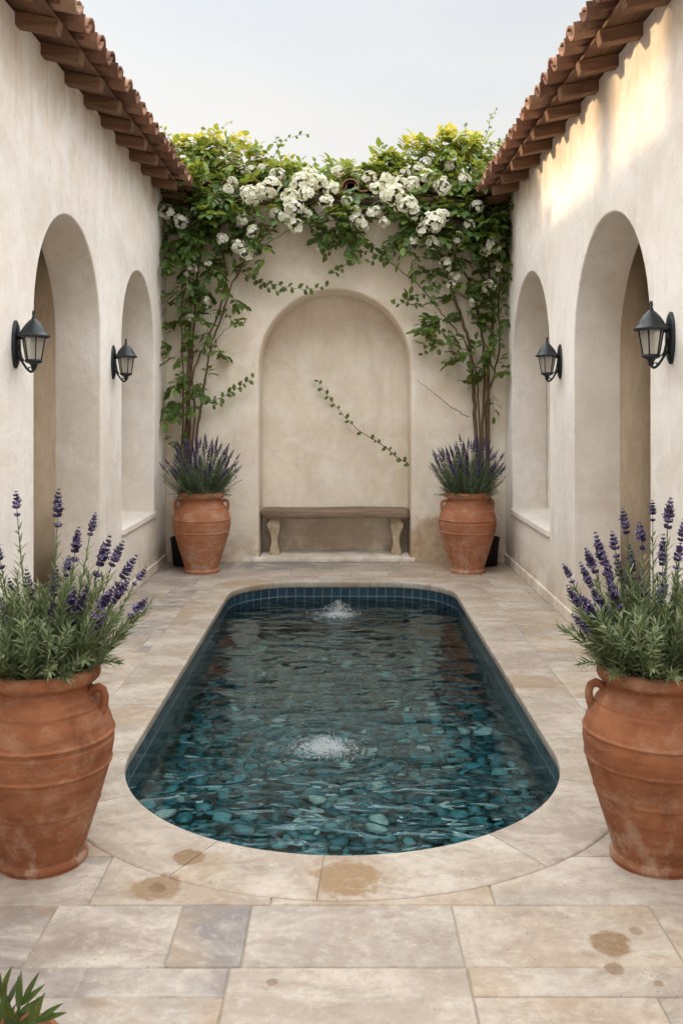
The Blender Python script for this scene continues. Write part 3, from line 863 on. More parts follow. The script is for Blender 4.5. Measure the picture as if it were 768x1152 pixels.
# ------------------------------------------------------------------ lavender
UP = Vector((0, 0, 1))
def spike_mesh(name, L_, rad, seed, whorls, fl):
    q = random.Random(seed); s = MB()
    s.tube([(0, 0, -L_*.25), (0, 0, L_*.95)], [.0012, .0009], 5, .25)
    for i in range(whorls):
        u = i/(whorls-1); z = L_*(u**.9); rr = rad*(.72+.45*math.sin(PI*min(1, u*.9+.12)))*(1-.55*u*u)
        if i == 0 and q.random() < .6: z -= L_*.13
        for k in range(fl):
            a = 2*PI*(k+q.uniform(-.25, .25))/fl + i*.7
            d = Vector((math.cos(a), math.sin(a), q.uniform(.7, 1.35))).normalized()
            ln = rr*q.uniform(.95, 1.35); wd = ln*.34
            base = Vector((0, 0, z)) + Vector((math.cos(a), math.sin(a), 0))*rad*.10
            t = q.uniform(.05, .6); c = base + d*ln*.55
            side = d.orthogonal().normalized(); s2 = d.cross(side)
            # plump bud
            s.add([base] + [c + side*wd*math.cos(b)+s2*wd*math.sin(b) for b in (0, 1.257, 2.513, 3.77, 5.027)] + [base + d*ln],
                  [(0, 1+(j+1) % 5, 1+j) for j in range(5)] + [(6, 1+j, 1+(j+1) % 5) for j in range(5)], t)
            if q.random() < .5:    # open petals
                for b in (0, 2.1, 4.2):
                    pd = (d*.7 + side*math.cos(b) + s2*math.sin(b)).normalized()
                    s.leaf(base + d*ln*.85, pd, d, ln*.55, ln*.38, .3, q.uniform(.7, 1), shape=(0, .9, 1, 0))
    o = s.build(name, M['lav_flower']); me = o.data; bpy.data.objects.remove(o); return me
SPK = [spike_mesh('flower_spike', *a) for a in ((.108, .0155, 1, 8, 7), (.090, .0150, 2, 7, 7), (.122, .0155, 3, 9, 7), (.070, .0135, 4, 6, 6))]
SPF = [spike_mesh('flower_spike', *a) for a in ((.13, .0125, 5, 10, 5), (.11, .012, 6, 9, 5), (.095, .011, 7, 8, 5))]
def quat_to(d, spin): return d.to_track_quat('Z', 'Y') @ Quaternion((0, 0, 1), spin)

def lavender(loc, label, seed, spikes, nst, hgt, spread, far=False):
    """spikes: list of (dx, dz, dy) tip places relative to the pot mouth"""
    q = random.Random(seed)
    root = empty('lavender', loc); tag(root, label, 'lavender', 'lavender plants in the urns')
    f = MB(); lm = M['lav_far'] if far else M['lav_leaf']
    def stem(base, tip, bow, nl, l0, l1, wd, start=.12, stop=1.0, rad=.0022, cap=True):
        mid = base.lerp(tip, .5) + bow
        P = lambda t: base*((1-t)**2) + mid*(2*t*(1-t)) + tip*(t*t)
        f.tube([P(i/8) for i in range(9)], [rad*(1.3-.7*i/8) for i in range(9)], 5, q.uniform(.3, .6), 0, False)
        for i in range(nl):
            t = start + (stop-start)*(i+q.random()*.6)/nl
            p = P(t); d = (P(min(1, t+.05)) - P(max(0, t-.05))).normalized()
            a = i*2.4 + q.uniform(-.4, .4); s1 = d.orthogonal().normalized(); s2 = d.cross(s1)
            lat = s1*math.cos(a) + s2*math.sin(a)
            ld_ = (d*q.uniform(.6, 1.3) + lat*q.uniform(.5, .95)).normalized()
            ln = q.uniform(l0, l1)*(1-.45*t)
            tt = min(1, max(0, q.gauss(.42, .2) + .22*t))
            f.leaf(p, ld_, d, ln, wd*q.uniform(.8, 1.2), q.uniform(-.05, .22), tt, shape=(.3, 1, .8, 0) if not far else (.4, 1, 0), fold=.25)
        return P
    mouth = spread*.42
    for i in range(nst):
        a = q.uniform(0, 2*PI); u = math.sqrt(q.random())
        base = Vector((math.cos(a)*mouth*u*.9, math.sin(a)*mouth*u*.9, -.005))
        hh = hgt*q.uniform(.55, 1.0)*(1-.42*u**2)
        out_ = spread*u*q.uniform(.75, 1.12)
        tip = Vector((math.cos(a)*out_, math.sin(a)*out_, hh))
        bow = Vector((math.cos(a), math.sin(a), 0))*q.uniform(-.03, .05) + Vector((0, 0, .03))
        if far: stem(base, tip, bow, 44, .034, .060, .0056, .06)
        else: stem(base, tip, bow, 62, .046, .085, .0064, .06, 1.0, .0026)
    if not far:      # bushy drooping skirt over the lip
        for i in range(26):
            a = 2*PI*i/26 + q.uniform(-.1, .1)
            base = Vector((math.cos(a), math.sin(a), 0))*mouth*.75
            tip = Vector((math.cos(a), math.sin(a), 0))*spread*q.uniform(.58, .9) + Vector((0, 0, q.uniform(.07, .20)))
            stem(base, tip, Vector((0, 0, .06)), 46, .042, .075, .006, .1)
    else:
        for i in range(60):
            a = q.uniform(0, 2*PI)
            base = Vector((math.cos(a), math.sin(a), 0))*mouth*.7
            tip = Vector((math.cos(a), math.sin(a), 0))*spread*q.uniform(.55, .9) + Vector((0, 0, q.uniform(.02, .16)))
            stem(base, tip, Vector((0, 0, .04)), 24, .03, .05, .005, .1)
    for i, (dx, dz, dy) in enumerate(spikes):
        me = q.choice(SPF if far else SPK)
        sc = q.uniform(.85, 1.15)
        L_ = max(v.co.z for v in me.vertices)*sc
        top = Vector((dx, dy, dz))
        base = Vector((dx*.30, dy*.3, 0))
        dr = (Vector((dx*1.25, dy*1.25, dz)) - base).normalized()
        dr = (dr + Vector((q.uniform(-.06, .06), q.uniform(-.06, .06), .15))).normalized()
        tip = top - dr*L_
        if not far: stem(base, tip, Vector((dx*.1, dy*.1, .03)), 56, .040, .080, .0060, .06, .90, .0024)
        else: stem(base, tip, Vector((dx*.1, dy*.1, .02)), 18, .028, .05, .0045, .05, .7, .0016)
        o = bpy.data.objects.new('flower_spike', me); col.objects.link(o); o.parent = root
        o.location = tip; o.rotation_mode = 'QUATERNION'; o.rotation_quaternion = quat_to(dr, q.uniform(0, 6.28)); o.scale = (sc,)*3
    f.build('foliage', lm, root)
    return root
def near_spikes(pxs, cxp, base_z, seed):
    q = random.Random(seed); o = []
    for (px, py) in pxs:
        dy = q.uniform(-.17, .12); Y = NPY + dy
        P = at(px, py, Y); o.append((P.x - px_x(cxp, NPY), P.z - base_z, dy))
    return o
LZ = .652*.89
lav_l = [(18, 552), (66, 549), (108, 576), (89, 592), (124, 602), (139, 608), (154, 624), (165, 638), (166, 673), (128, 660), (64, 636), (4, 672), (10, 650), (78, 625), (60, 678), (100, 655), (118, 690),
         (-20, 560), (-35, 585), (-45, 620), (-60, 650), (-8, 600), (44, 700), (146, 650), (84, 660), (30, 640)]
lav_r = [(697, 571), (731, 562), (751, 559), (716, 587), (768, 580), (666, 598), (685, 597), (655, 616), (649, 632), (630, 634), (634, 658), (648, 668), (661, 660), (676, 622), (690, 625), (705, 612), (718, 640), (743, 600),
         (762, 610), (745, 650), (790, 570), (806, 590), (825, 625), (838, 650), (781, 600), (700, 645), (640, 690), (757, 660), (680, 650)]
lavender(PNL + Vector((0, 0, LZ)), 'lavender bush in full bloom in the urn nearest the camera left of the pool', 41, near_spikes(lav_l, 49, LZ, 1), 105, .42, .32)
lavender(PNR + Vector((0, 0, LZ)), 'lavender bush in full bloom in the urn nearest the camera right of the pool', 42, near_spikes(lav_r, 733, LZ, 2), 105, .42, .32)
def far_spikes(n, seed):
    q = random.Random(seed); o = []
    for i in range(n):
        a = 2*PI*(i*.618) + q.uniform(-.2, .2); u = math.sqrt((i+.5)/n)
        th = u*1.12
        r = q.uniform(.48, .60)
        o.append((r*math.sin(th)*math.cos(a)*.76, r*math.cos(th)*.98 + .07, r*math.sin(th)*math.sin(a)*.8))
    return o
LF = .745*.89
lavender(PFL + Vector((0, 0, LF)), 'rounded clump of dusky lavender in the red clay urn left of the niche', 43, far_spikes(72, 3), 210, .52, .36, True)
lavender(PFR + Vector((0, 0, LF)), 'rounded clump of dusky lavender in the worn clay urn right of the niche', 44, far_spikes(72, 4), 210, .52, .36, True)

# ------------------------------------------------------------------ wall lanterns (built facing +X, plate on the plane x=0, z=0 at the roof rim)
lan = empty('wall_lantern', (0, 0, 0))
ax = .100
pl = MB(); n = 28; vs = []
for (xx, k) in ((0, 1), (.010, 1), (.018, .86), (.022, .5)):
    for i in range(n):
        a = 2*PI*i/n; vs.append((xx, .052*k*math.cos(a), -.045 + .128*k*math.sin(a)))
fs = [(j*n+i, j*n+(i+1) % n, (j+1)*n+(i+1) % n, (j+1)*n+i) for j in range(3) for i in range(n)] + [tuple(3*n+i for i in range(n)), tuple(range(n-1, -1, -1))]
pl.add(vs, fs); pl.build('wall_plate', M['iron'], lan, angle=50)
ar = MB()
def bez(c, k=14):
    o = []
    for i in range(k+1):
        t = i/k; p = [Vector(x) for x in c]
        while len(p) > 1: p = [p[j].lerp(p[j+1], t) for j in range(len(p)-1)]
        o.append(p[0])
    return o
ar.tube(bez([(.012, 0, -.09), (.05, 0, -.15), (.075, 0, -.215), (ax+.005, 0, -.20), (ax, 0, -.155)]), .0065, 8)
ar.tube(bez([(.015, 0, -.035), (.035, 0, -.075), (.028, 0, -.12), (.05, 0, -.13)]), .005, 8)
ar.tube(bez([(.012, 0, -.02), (.03, 0, -.005), (.045, 0, -.02), (.05, 0, -.012)]), .0055, 8)
ar.tube(bez([(ax-.01, 0, -.185), (ax-.03, 0, -.19), (ax-.035, 0, -.165), (ax-.02, 0, -.165)], 8), .004, 6)
ar.build('bracket', M['iron'], lan, smooth=True)
rf = MB(); rf.lathe([(.0, .0), (.058, -.004), (.078, -.010), (.084, -.006), (.084, .001), (.074, .008), (.066, .020), (.056, .040), (.042, .060), (.026, .078), (.014, .088), (.010, .094), (.011, .099), (.006, .104), (0, .105)], 36, (ax, 0, 0))
rfo = rf.build('lantern_roof', M['iron'], lan, angle=45)
fn = MB(); pts = [(ax, .014*math.cos(2*PI*i/18), .118 + .015*math.sin(2*PI*i/18)) for i in range(19)]
fn.tube(pts, .0042, 8, cap=False); fn.build('finial_ring', M['iron'], rfo, smooth=True)
H6 = 6
def hexring(r, z, off=0): return [(ax + r*math.cos(2*PI*i/H6+off), r*math.sin(2*PI*i/H6+off), z) for i in range(H6)]
cg = MB()
t_, b_ = hexring(.061, -.008), hexring(.040, -.128)
for i in range(H6):
    cg.tube([t_[i], b_[i]], .0036, 6)
    cg.tube([b_[i], b_[(i+1) % H6]], .004, 6)
cg.build('cage', M['iron'], lan, smooth=True)
bs = MB(); bs.lathe([(0, -.126), (.043, -.127), (.046, -.133), (.040, -.141), (.022, -.148), (.014, -.160), (.016, -.168), (.008, -.182), (0, -.184)], 24, (ax, 0, 0)); bs.build('base', M['iron'], lan, smooth=True)
gs = MB(); t_, b_ = hexring(.058, -.010), hexring(.038, -.126)
t2, b2 = hexring(.0555, -.010), hexring(.0355, -.126)
for i in range(H6):
    j = (i+1) % H6
    gs.add([t_[i], t_[j], b_[j], b_[i]], [(0, 3, 2, 1)]); gs.add([t2[i], t2[j], b2[j], b2[i]], [(0, 1, 2, 3)])
gs.build('glass', M['glass'], lan)
bl = MB(); bl.lathe([(0, -.085), (.013, -.08), (.018, -.066), (.014, -.05), (.010, -.035), (.010, -.012), (0, -.011)], 16, (ax, 0, 0)); bl.build('bulb', M['bulb'], lan, smooth=True)
GL = 'black wall lanterns'
spots = [(XL, 4.83, 0, 1.885, 'black iron lantern on the shaded wing at the near side of its tall arch'),
         (XL, 6.89, 0, 1.895, 'black iron lantern on the shaded wing between its tall arch and its arched window'),
         (XR, 4.454, PI, 1.890, 'black iron lantern on the sunlit wing at the near side of its tall arch'),
         (XR, 6.72, PI, 1.892, 'black iron lantern on the sunlit wing between its tall arch and its arched window')]
for i, (x, y, rz, z, lb) in enumerate(spots):
    o = lan if i == 0 else copy_tree(lan)
    o.location = (x, y, z); o.rotation_euler = (0, 0, rz); tag(o, lb, 'lantern', GL)

# ------------------------------------------------------------------ bench in the niche
bo_ = Vector((-.07, 9.24, .046)); bench = empty('bench', bo_)
tag(bench, 'weathered plank bench on two scrolled stone legs inside the arched niche', 'bench')
sb = MB(); q = random.Random(8)
x0, x1, y0, y1 = -.735, .735, -.20, .19
nx, ny = 60, 8; zt, zb = .445, .372
top = []; 
def edge(x, y, z):
    cx_ = .05
    # chamfered corners and a worn wavy rim
    xx = x + .008*math.sin(y*21+z*30) + q.uniform(-.0025, .0025); yy = y + .006*math.sin(x*9+1) + q.uniform(-.0025, .0025)
    return (xx, yy, z + .004*math.sin(x*5) + q.uniform(-.0015, .0015))
poly = []
cc = .045
for a, b in (((x0+cc, y0), (x1-cc, y0)), ((x1, y0+cc), (x1, y1-cc)), ((x1-cc, y1), (x0+cc, y1)), ((x0, y1-cc), (x0, y0+cc))):
    k = 30 if abs(a[0]-b[0]) > .2 else 6
    for i in range(k+1): poly.append((a[0]+(b[0]-a[0])*i/k, a[1]+(b[1]-a[1])*i/k))
n = len(poly); vs = []
for (sc, z) in ((.985, zb), (1.0, zb+.012), (1.0, (zb+zt)/2), (.998, zt-.012), (.985, zt)):
    for (x, y) in poly: vs.append(edge(x*(sc if abs(sc-1) < .01 else 1-(1-sc)*.6), y*(sc if sc > .99 else .955), z))
sb.add(vs, [(j*n+i, j*n+(i+1) % n, (j+1)*n+(i+1) % n, (j+1)*n+i) for j in range(4) for i in range(n)] + [tuple(4*n+i for i in range(n)), tuple(range(n-1, -1, -1))])
sb.build('seat', M['oldwood'], bench, angle=40)
legp = [(-.058, 0), (.045, 0), (.05, .012), (.044, .05), (.030, .09), (.026, .14), (.034, .19), (.046, .24), (.052, .30), (.056, .335), (.060, .372), (-.045, .372), (-.055, .35),
        (-.070, .335), (-.080, .30), (-.078, .265), (-.062, .24), (-.045, .215), (-.040, .18), (-.036, .14), (-.040, .10), (-.054, .06), (-.062, .03)]
for sg in (-1, 1):
    lg = MB(); xc = sg*.60; n = len(legp)
    for (ya, yb_, grow) in ((-.135, .135, 1),):
        vs = []
        for (yy, k) in ((ya, .90), (ya+.02, 1), (yb_-.02, 1), (yb_, .90)):
            for (a, z) in legp: vs.append((xc + (-sg)*a*k, yy, .372*.5 + (z-.372*.5)*(1 if k == 1 else .985)))
        fs = [(j*n+i, j*n+(i+1) % n, (j+1)*n+(i+1) % n, (j+1)*n+i) for j in range(3) for i in range(n)] + [tuple(3*n+i for i in range(n)), tuple(range(n-1, -1, -1))]
        if sg > 0: pass
        lg.add(vs, fs)
    # volute boss
    lg.tube([(xc + sg*.045, -.150, .300), (xc + sg*.045, .150, .300)], .030, 16)
    o = lg.build('leg', M['carved'], bench)
    b5 = bmesh.new(); b5.from_mesh(o.data); bmesh.ops.recalc_face_normals(b5, faces=b5.faces[:]); b5.to_mesh(o.data); b5.free()
    o.data.polygons.foreach_set('use_smooth', [True]*len(o.data.polygons)); o.data.set_sharp_from_angle(angle=R(45))


# ------------------------------------------------------------------ climbing vines
def flower_mesh(seed, R_, cnt, fr):
    q = random.Random(seed); s = MB()
    for i in range(cnt):
        zz = q.uniform(-.45, 1); a = q.uniform(0, 2*PI); rr = math.sqrt(max(0, 1-zz*zz))
        nrm = Vector((rr*math.cos(a), rr*math.sin(a), zz)); p = Vector((nrm.x*R_*1.15, nrm.y*R_*.95, nrm.z*R_*.8))*q.uniform(.72, 1.08)
        n_ = (nrm + Vector((q.uniform(-.4, .4), q.uniform(-.4, .4), q.uniform(-.3, .4)))).normalized()
        s1 = n_.orthogonal().normalized(); s2 = n_.cross(s1); r = fr*q.uniform(.75, 1.2); ph = q.uniform(0, 6)
        cup = q.uniform(.15, .7); tt = q.uniform(.35, 1)
        for k in range(5):
            b = ph + 2*PI*k/5
            d = (s1*math.cos(b) + s2*math.sin(b) + n_*cup).normalized()
            s.leaf(p, d, n_, r, r*.95, .25, min(1, max(0, tt+q.uniform(-.2, .15))), shape=(.2, .85, 1, .6), fold=.3)
        s.add([p + s1*.004 + n_*.004, p - s1*.002 + s2*.0035 + n_*.004, p - s1*.002 - s2*.0035 + n_*.004, p + n_*.009], [(0, 1, 3), (1, 2, 3), (2, 0, 3)], 0)
    o = s.build('flower_cluster', M['petal']); me = o.data; bpy.data.objects.remove(o); return me
FLB = [flower_mesh(i, .088, 36, .031) for i in range(3)]
FLS = [flower_mesh(10+i, .052, 16, .028) for i in range(3)]

def catmull(pts, k=6):
    o = []
    for i in range(len(pts)-1):
        p0, p1, p2, p3 = pts[max(i-1, 0)], pts[i], pts[i+1], pts[min(i+2, len(pts)-1)]
        for j in range(k):
            t = j/k
            o.append(.5*((2*p1) + (p2-p0)*t + (2*p0-5*p1+4*p2-p3)*t*t + (3*p1-p0-3*p2+p3)*t**3))
    o.append(pts[-1]); return o

class Vine:
    def __init__(s, name, base, label, cat, seed):
        s.base = Vector(base); s.root = empty(name, s.base); tag(s.root, label, cat)
        s.st = MB(); s.lf = MB(); s.q = random.Random(seed)
    def stem(s, pts, r0, r1, k=6):
        P = catmull([Vector(p) for p in pts], k); n = len(P)
        for i in range(1, n-1): P[i] = P[i] + Vector((s.q.gauss(0, .004), s.q.gauss(0, .004), s.q.gauss(0, .004)))
        s.st.tube(P, [r0+(r1-r0)*i/(n-1) for i in range(n)], 6, s.q.random()); return P
    def spray(s, p, d, size, tone, leaves=7, lean=.3):
        """a short twig carrying paired leaflets"""
        q = s.q; d = d.normalized(); L_ = size
        tw = [p + d*(L_*i/3) - Vector((0, 0, lean*L_*(i/3)**2)) for i in range(4)]
        s.st.tube(tw, [.0030, .0026, .0022, .0012], 4, q.random(), 0, False)
        upv = (UP + Vector((q.gauss(0, .35), q.gauss(-.25, .35), 0))).normalized()
        sd = d.cross(upv); sd = sd.normalized() if sd.length > .01 else Vector((1, 0, 0))
        for i in range(leaves):
            u = (i//2+.6)/(leaves/2) if i < leaves-1 else 1.0
            u = min(1, u); b = p + d*(L_*u) - Vector((0, 0, lean*L_*u*u))
            sg = 1 if i % 2 else -1
            ld_ = (d*q.uniform(.5, .9) + sd*sg*q.uniform(.7, 1.1) + Vector((0, 0, q.uniform(-.45, .15)))) if i < leaves-1 else d + Vector((0, 0, -.3))
            ln = q.uniform(.068, .112)*(size/.15)**.35
            s.lf.leaf(b, ld_, upv + Vector((q.gauss(0, .25), q.gauss(0, .25), 0)), ln, ln*q.uniform(.52, .68), q.uniform(.05, .4),
                      min(1, max(0, q.gauss(tone, .13))), shape=(.15, .72, 1, .80, 0), fold=q.uniform(.1, .35))
    def clump(s, c, rad, n, tone, out_=None, squash=(1, .7, .8), size=.15):
        q = s.q
        for i in range(n):
            while True:
                v = Vector((q.uniform(-1, 1), q.uniform(-1, 1), q.uniform(-1, 1)))
                if v.length <= 1: break
            p = c + Vector((v.x*rad*squash[0], v.y*rad*squash[1], v.z*rad*squash[2]))
            d = v*1.0 + Vector((q.gauss(0, .4), q.gauss(-.35, .35), q.gauss(.15, .35)))
            if out_ is not None: d += out_
            s.spray(p, d, size*q.uniform(.7, 1.15), tone + .10*v.z, q.choice([5, 7, 7, 9]))
    def shoot(s, pts, tone, r0=.004, step=.035, lf=(.03, .05), k=8, dens=1.0):
        """long whip with single leaves alternating along it"""
        P = s.stem(pts, r0, .0012, k); q = s.q; acc_ = 0; sg = 1
        for a, b in zip(P[:-1], P[1:]):
            acc_ += (b-a).length
            if acc_ > step and q.random() < dens:
                acc_ = 0; sg = -sg; d = (b-a).normalized()
                sd = d.cross(Vector((0, -1, 0))); sd = sd.normalized() if sd.length > .01 else UP
                for _ in range(q.choice([1, 2, 2])):
                    ld_ = d*q.uniform(.3, .8) + sd*sg*q.uniform(.6, 1) + Vector((0, q.uniform(-.5, .1), q.uniform(-.3, .2)))
                    ln = q.uniform(*lf); s.lf.leaf(a, ld_, Vector((q.gauss(0, .3), -1, q.gauss(.4, .3))), ln, ln*.62, .2, min(1, max(0, q.gauss(tone, .12))), shape=(.15, .72, 1, .8, 0))
        return P
    def flowers(s, lst):
        for (px, py, Y, big, sc) in lst:
            me = s.q.choice(FLB if big else FLS)
            o = bpy.data.objects.new('flower_cluster', me); col.objects.link(o); o.parent = s.root
            o.location = at(px, py, Y) - s.base
            nrm = Vector((s.q.gauss(0, .35), -1, s.q.gauss(.55, .25))); o.rotation_mode = 'QUATERNION'
            o.rotation_quaternion = quat_to(nrm, s.q.uniform(0, 6.28)); o.scale = (sc,)*3
    def done(s):
        s.st.build('stems', M['bark'], s.root, smooth=True, origin=s.base)
        s.lf.build('foliage', M['vine_leaf'], s.root, origin=s.base)

V1 = Vine('climbing_vine', PLL + Vector((0, 0, .225)), 'white-flowering climber rising behind the red clay urn, left of the niche', 'climbing plant', 51)
V2 = Vine('climbing_vine', PLR + Vector((0, 0, .225)), 'white-flowering climber rising behind the worn clay urn, right of the niche', 'climbing plant', 52)
W = 8.90
b1 = PLL + Vector((0, .02, .22)); b2 = PLR + Vector((0, .02, .22))
def S(v, lst, r0, r1, base=None, Y=W, k=6):
    pts = [at(x, y, Y if len(r) == 0 else r[0]) for x, y, *r in lst]
    if base is not None: pts = [base] + pts
    return v.stem(pts, r0, r1, k)
S(V1, [(213, 490), (211, 440), (213, 390), (214, 330), (210, 275), (202, 225)], .021, .010, b1)
S(V1, [(222, 488), (227, 450), (232, 424), (236, 395), (248, 360), (262, 318), (281, 286), (306, 258)], .014, .006, b1 + Vector((.03, .01, 0)))
S(V1, [(209, 486), (212, 458), (216, 402), (219, 355), (222, 310), (232, 262), (250, 225)], .017, .008, b1 + Vector((-.02, .02, 0)))
S(V1, [(219, 470), (216, 425), (228, 392), (246, 352), (254, 312), (248, 270), (240, 230)], .011, .006, b1 + Vector((.01, -.02, 0)))
S(V1, [(206, 470), (206, 420), (204, 360), (206, 300), (198, 250)], .010, .006, b1 + Vector((-.04, 0, 0)))
S(V1, [(236, 395), (252, 372), (268, 364)], .004, .002)
S(V1, [(262, 318), (275, 300), (292, 280), (320, 262), (345, 250)], .005, .003)
S(V1, [(212, 300), (232, 270), (265, 240), (300, 222), (345, 215), (380, 220)], .012, .006, None, 8.78)
S(V2, [(535, 489), (532, 432), (527, 386), (518, 355), (509, 330), (500, 298), (482, 268), (462, 245)], .020, .008, b2)
S(V2, [(549, 483), (549, 414), (554, 360), (551, 320), (545, 270), (540, 225)], .018, .009, b2 + Vector((.04, .01, 0)))
S(V2, [(542, 490), (545, 425), (541, 370), (528, 320), (508, 280), (496, 245)], .016, .008, b2 + Vector((.01, .02, 0)))
S(V2, [(546, 470), (556, 420), (562, 385), (560, 345), (562, 300), (556, 250)], .010, .006, b2 + Vector((.05, -.01, 0)))
S(V2, [(538, 470), (535, 420), (524, 388), (505, 362), (488, 342), (470, 320), (440, 296)], .009, .004, b2 + Vector((-.02, -.01, 0)))
S(V2, [(527, 469), (510, 460), (490, 444), (470, 428)], .0045, .002)
S(V2, [(545, 280), (520, 250), (480, 232), (430, 225), (395, 222)], .012, .006, None, 8.78)
# leaf clumps down the climbing stems: (x, y, radius in metres, sprays, tone)
def CL(v, lst, Y=W-.06, **kw):
    for (px, py, rad, n_, tone) in lst: v.clump(at(px, py, Y - random.uniform(0, .06)), rad, max(1, round(n_*(.62 if py > 230 else 1))), tone, **kw)
CL(V1, [(190, 345, .10, 7, .38), (204, 343, .10, 6, .36), (234, 367, .13, 10, .34), (220, 362, .10, 6, .3), (200, 373, .09, 5, .4), (210, 402, .11, 7, .36), (196, 402, .07, 3, .36),
        (199, 427, .09, 5, .38), (217, 425, .10, 6, .33), (232, 428, .07, 3, .4), (195, 458, .09, 5, .42), (187, 472, .07, 4, .42), (190, 495, .06, 3, .5), (206, 452, .07, 3, .3),
        (217, 326, .13, 10, .32), (231, 322, .10, 7, .34), (206, 310, .12, 8, .28), (198, 288, .10, 7, .34), (240, 291, .15, 13, .34), (222, 290, .14, 11, .28), (212, 270, .14, 12, .28),
        (268, 363, .05, 3, .42), (246, 394, .05, 3, .36), (262, 335, .06, 3, .34), (254, 312, .09, 5, .34), (205, 478, .07, 3, .34), (222, 455, .06, 2, .36)])
CL(V2, [(487, 374, .10, 6, .34), (481, 390, .08, 5, .36), (502, 368, .10, 6, .32), (527, 352, .13, 10, .34), (549, 369, .12, 9, .33), (527, 403, .12, 8, .34), (555, 392, .12, 8, .34),
        (565, 363, .09, 5, .38), (555, 334, .12, 9, .32), (540, 340, .10, 7, .28), (515, 335, .11, 8, .30), (548, 420, .09, 5, .36), (536, 436, .07, 3, .38), (512, 384, .08, 4, .36), (470, 362, .05, 2, .4),
        (560, 415, .06, 3, .36), (500, 310, .12, 9, .31), (530, 305, .14, 12, .30), (558, 300, .12, 9, .34), (480, 300, .10, 6, .33), (515, 280, .15, 12, .28), (545, 275, .13, 10, .3),
        (490, 345, .08, 4, .35), (455, 342, .05, 3, .36), (556, 440, .05, 2, .4)])
# dense crown over the beam and the wall's roof
def band(v, x0, x1, n_, seed):
    q = random.Random(seed)
    for i in range(n_):
        px = q.uniform(x0, x1); u = abs(px-378)/195
        lowedge = 246 + 34*max(0, u-.35)/.65 + 10*math.sin(px*.07)
        topedge = 196 - 26*min(1, max(0, u-.12)*1.4) + 6*math.sin(px*.11)
        py = q.uniform(topedge, lowedge)
        f = (lowedge-py)/(lowedge-topedge)               # 0 low .. 1 top
        if 276 < px < 322 and 217 < py < 240 and q.random() < .8: continue
        if 338 < px < 440 and 203 < py < 246 and q.random() < .93: continue
        Y = 8.72 + .55*f*f + q.uniform(-.10, .16)
        if f > .55: Y += q.uniform(0, .5)
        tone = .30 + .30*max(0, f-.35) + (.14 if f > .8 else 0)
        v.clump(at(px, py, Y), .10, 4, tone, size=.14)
band(V1, 190, 382, 145, 71); band(V2, 374, 566, 145, 72)
CL(V1, [(205, 262, .16, 13, .28), (232, 250, .17, 15, .30), (262, 258, .15, 12, .30), (285, 268, .12, 8, .32), (330, 248, .10, 6, .34), (300, 285, .08, 4, .34), (190, 285, .08, 4, .36), (355, 262, .08, 4, .34), (190, 225, .10, 7, .42), (210, 205, .15, 11, .48), (240, 205, .15, 11, .48)], 8.74)
CL(V2, [(548, 255, .15, 12, .28), (520, 255, .17, 15, .30), (490, 262, .16, 13, .30), (462, 262, .13, 9, .32), (438, 262, .10, 6, .34), (410, 262, .10, 6, .34), (388, 268, .08, 4, .34), (565, 240, .10, 6, .34), (470, 285, .10, 5, .34), (400, 282, .06, 3, .34), (540, 205, .15, 11, .46), (510, 200, .15, 11, .46), (566, 275, .08, 4, .36)], 8.74)
# young growth above the roofs, its yellow tone also painting in the sun's glow
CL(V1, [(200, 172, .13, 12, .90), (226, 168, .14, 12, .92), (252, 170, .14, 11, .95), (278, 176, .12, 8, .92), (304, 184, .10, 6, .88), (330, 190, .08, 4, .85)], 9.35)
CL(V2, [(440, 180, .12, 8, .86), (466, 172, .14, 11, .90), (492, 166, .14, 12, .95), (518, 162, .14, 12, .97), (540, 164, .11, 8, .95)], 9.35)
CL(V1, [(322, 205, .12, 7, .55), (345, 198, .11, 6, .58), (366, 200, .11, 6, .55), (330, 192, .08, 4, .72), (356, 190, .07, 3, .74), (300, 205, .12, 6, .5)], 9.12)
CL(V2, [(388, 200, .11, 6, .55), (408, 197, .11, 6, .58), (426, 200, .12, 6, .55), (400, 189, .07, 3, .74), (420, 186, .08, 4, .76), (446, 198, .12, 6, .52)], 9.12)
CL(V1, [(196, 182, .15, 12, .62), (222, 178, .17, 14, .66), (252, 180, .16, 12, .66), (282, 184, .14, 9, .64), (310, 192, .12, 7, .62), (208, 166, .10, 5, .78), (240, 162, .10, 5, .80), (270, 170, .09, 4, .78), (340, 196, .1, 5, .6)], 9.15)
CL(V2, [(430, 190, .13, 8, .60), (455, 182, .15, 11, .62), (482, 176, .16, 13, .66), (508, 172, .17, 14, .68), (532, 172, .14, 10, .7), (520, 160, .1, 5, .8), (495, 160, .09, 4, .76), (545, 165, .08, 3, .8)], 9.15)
# trailing and whip shoots
def SH(v, lst, Y, tone, **kw): v.shoot([at(x, y, Y if not r else r[0]) for x, y, *r in lst], tone, **kw)
SH(V1, [(262, 300), (285, 314), (318, 322), (345, 325), (368, 322)], W-.03, .36, lf=(.04, .07), step=.03)
SH(V1, [(268, 290), (290, 318), (320, 330)], W-.05, .36, lf=(.04, .065), step=.03)
SH(V1, [(226, 452), (245, 449), (265, 438), (286, 424)], W-.03, .42, lf=(.04, .07), step=.024)
SH(V1, [(228, 445), (240, 455), (252, 452)], W-.03, .40, lf=(.03, .05), step=.03)
SH(V1, [(236, 395), (243, 385), (248, 405)], W-.02, .36)
SH(V1, [(250, 345), (262, 362), (276, 363)], W-.04, .42)
SH(V1, [(345, 250), (362, 270), (372, 285)], 8.8, .36, lf=(.04, .06))
SH(V2, [(520, 318), (490, 322), (462, 338), (440, 343)], W-.03, .36, lf=(.04, .065), step=.03)
SH(V2, [(440, 296), (415, 283), (398, 290), (384, 302), (375, 308)], W-.05, .35, lf=(.045, .07), step=.026)
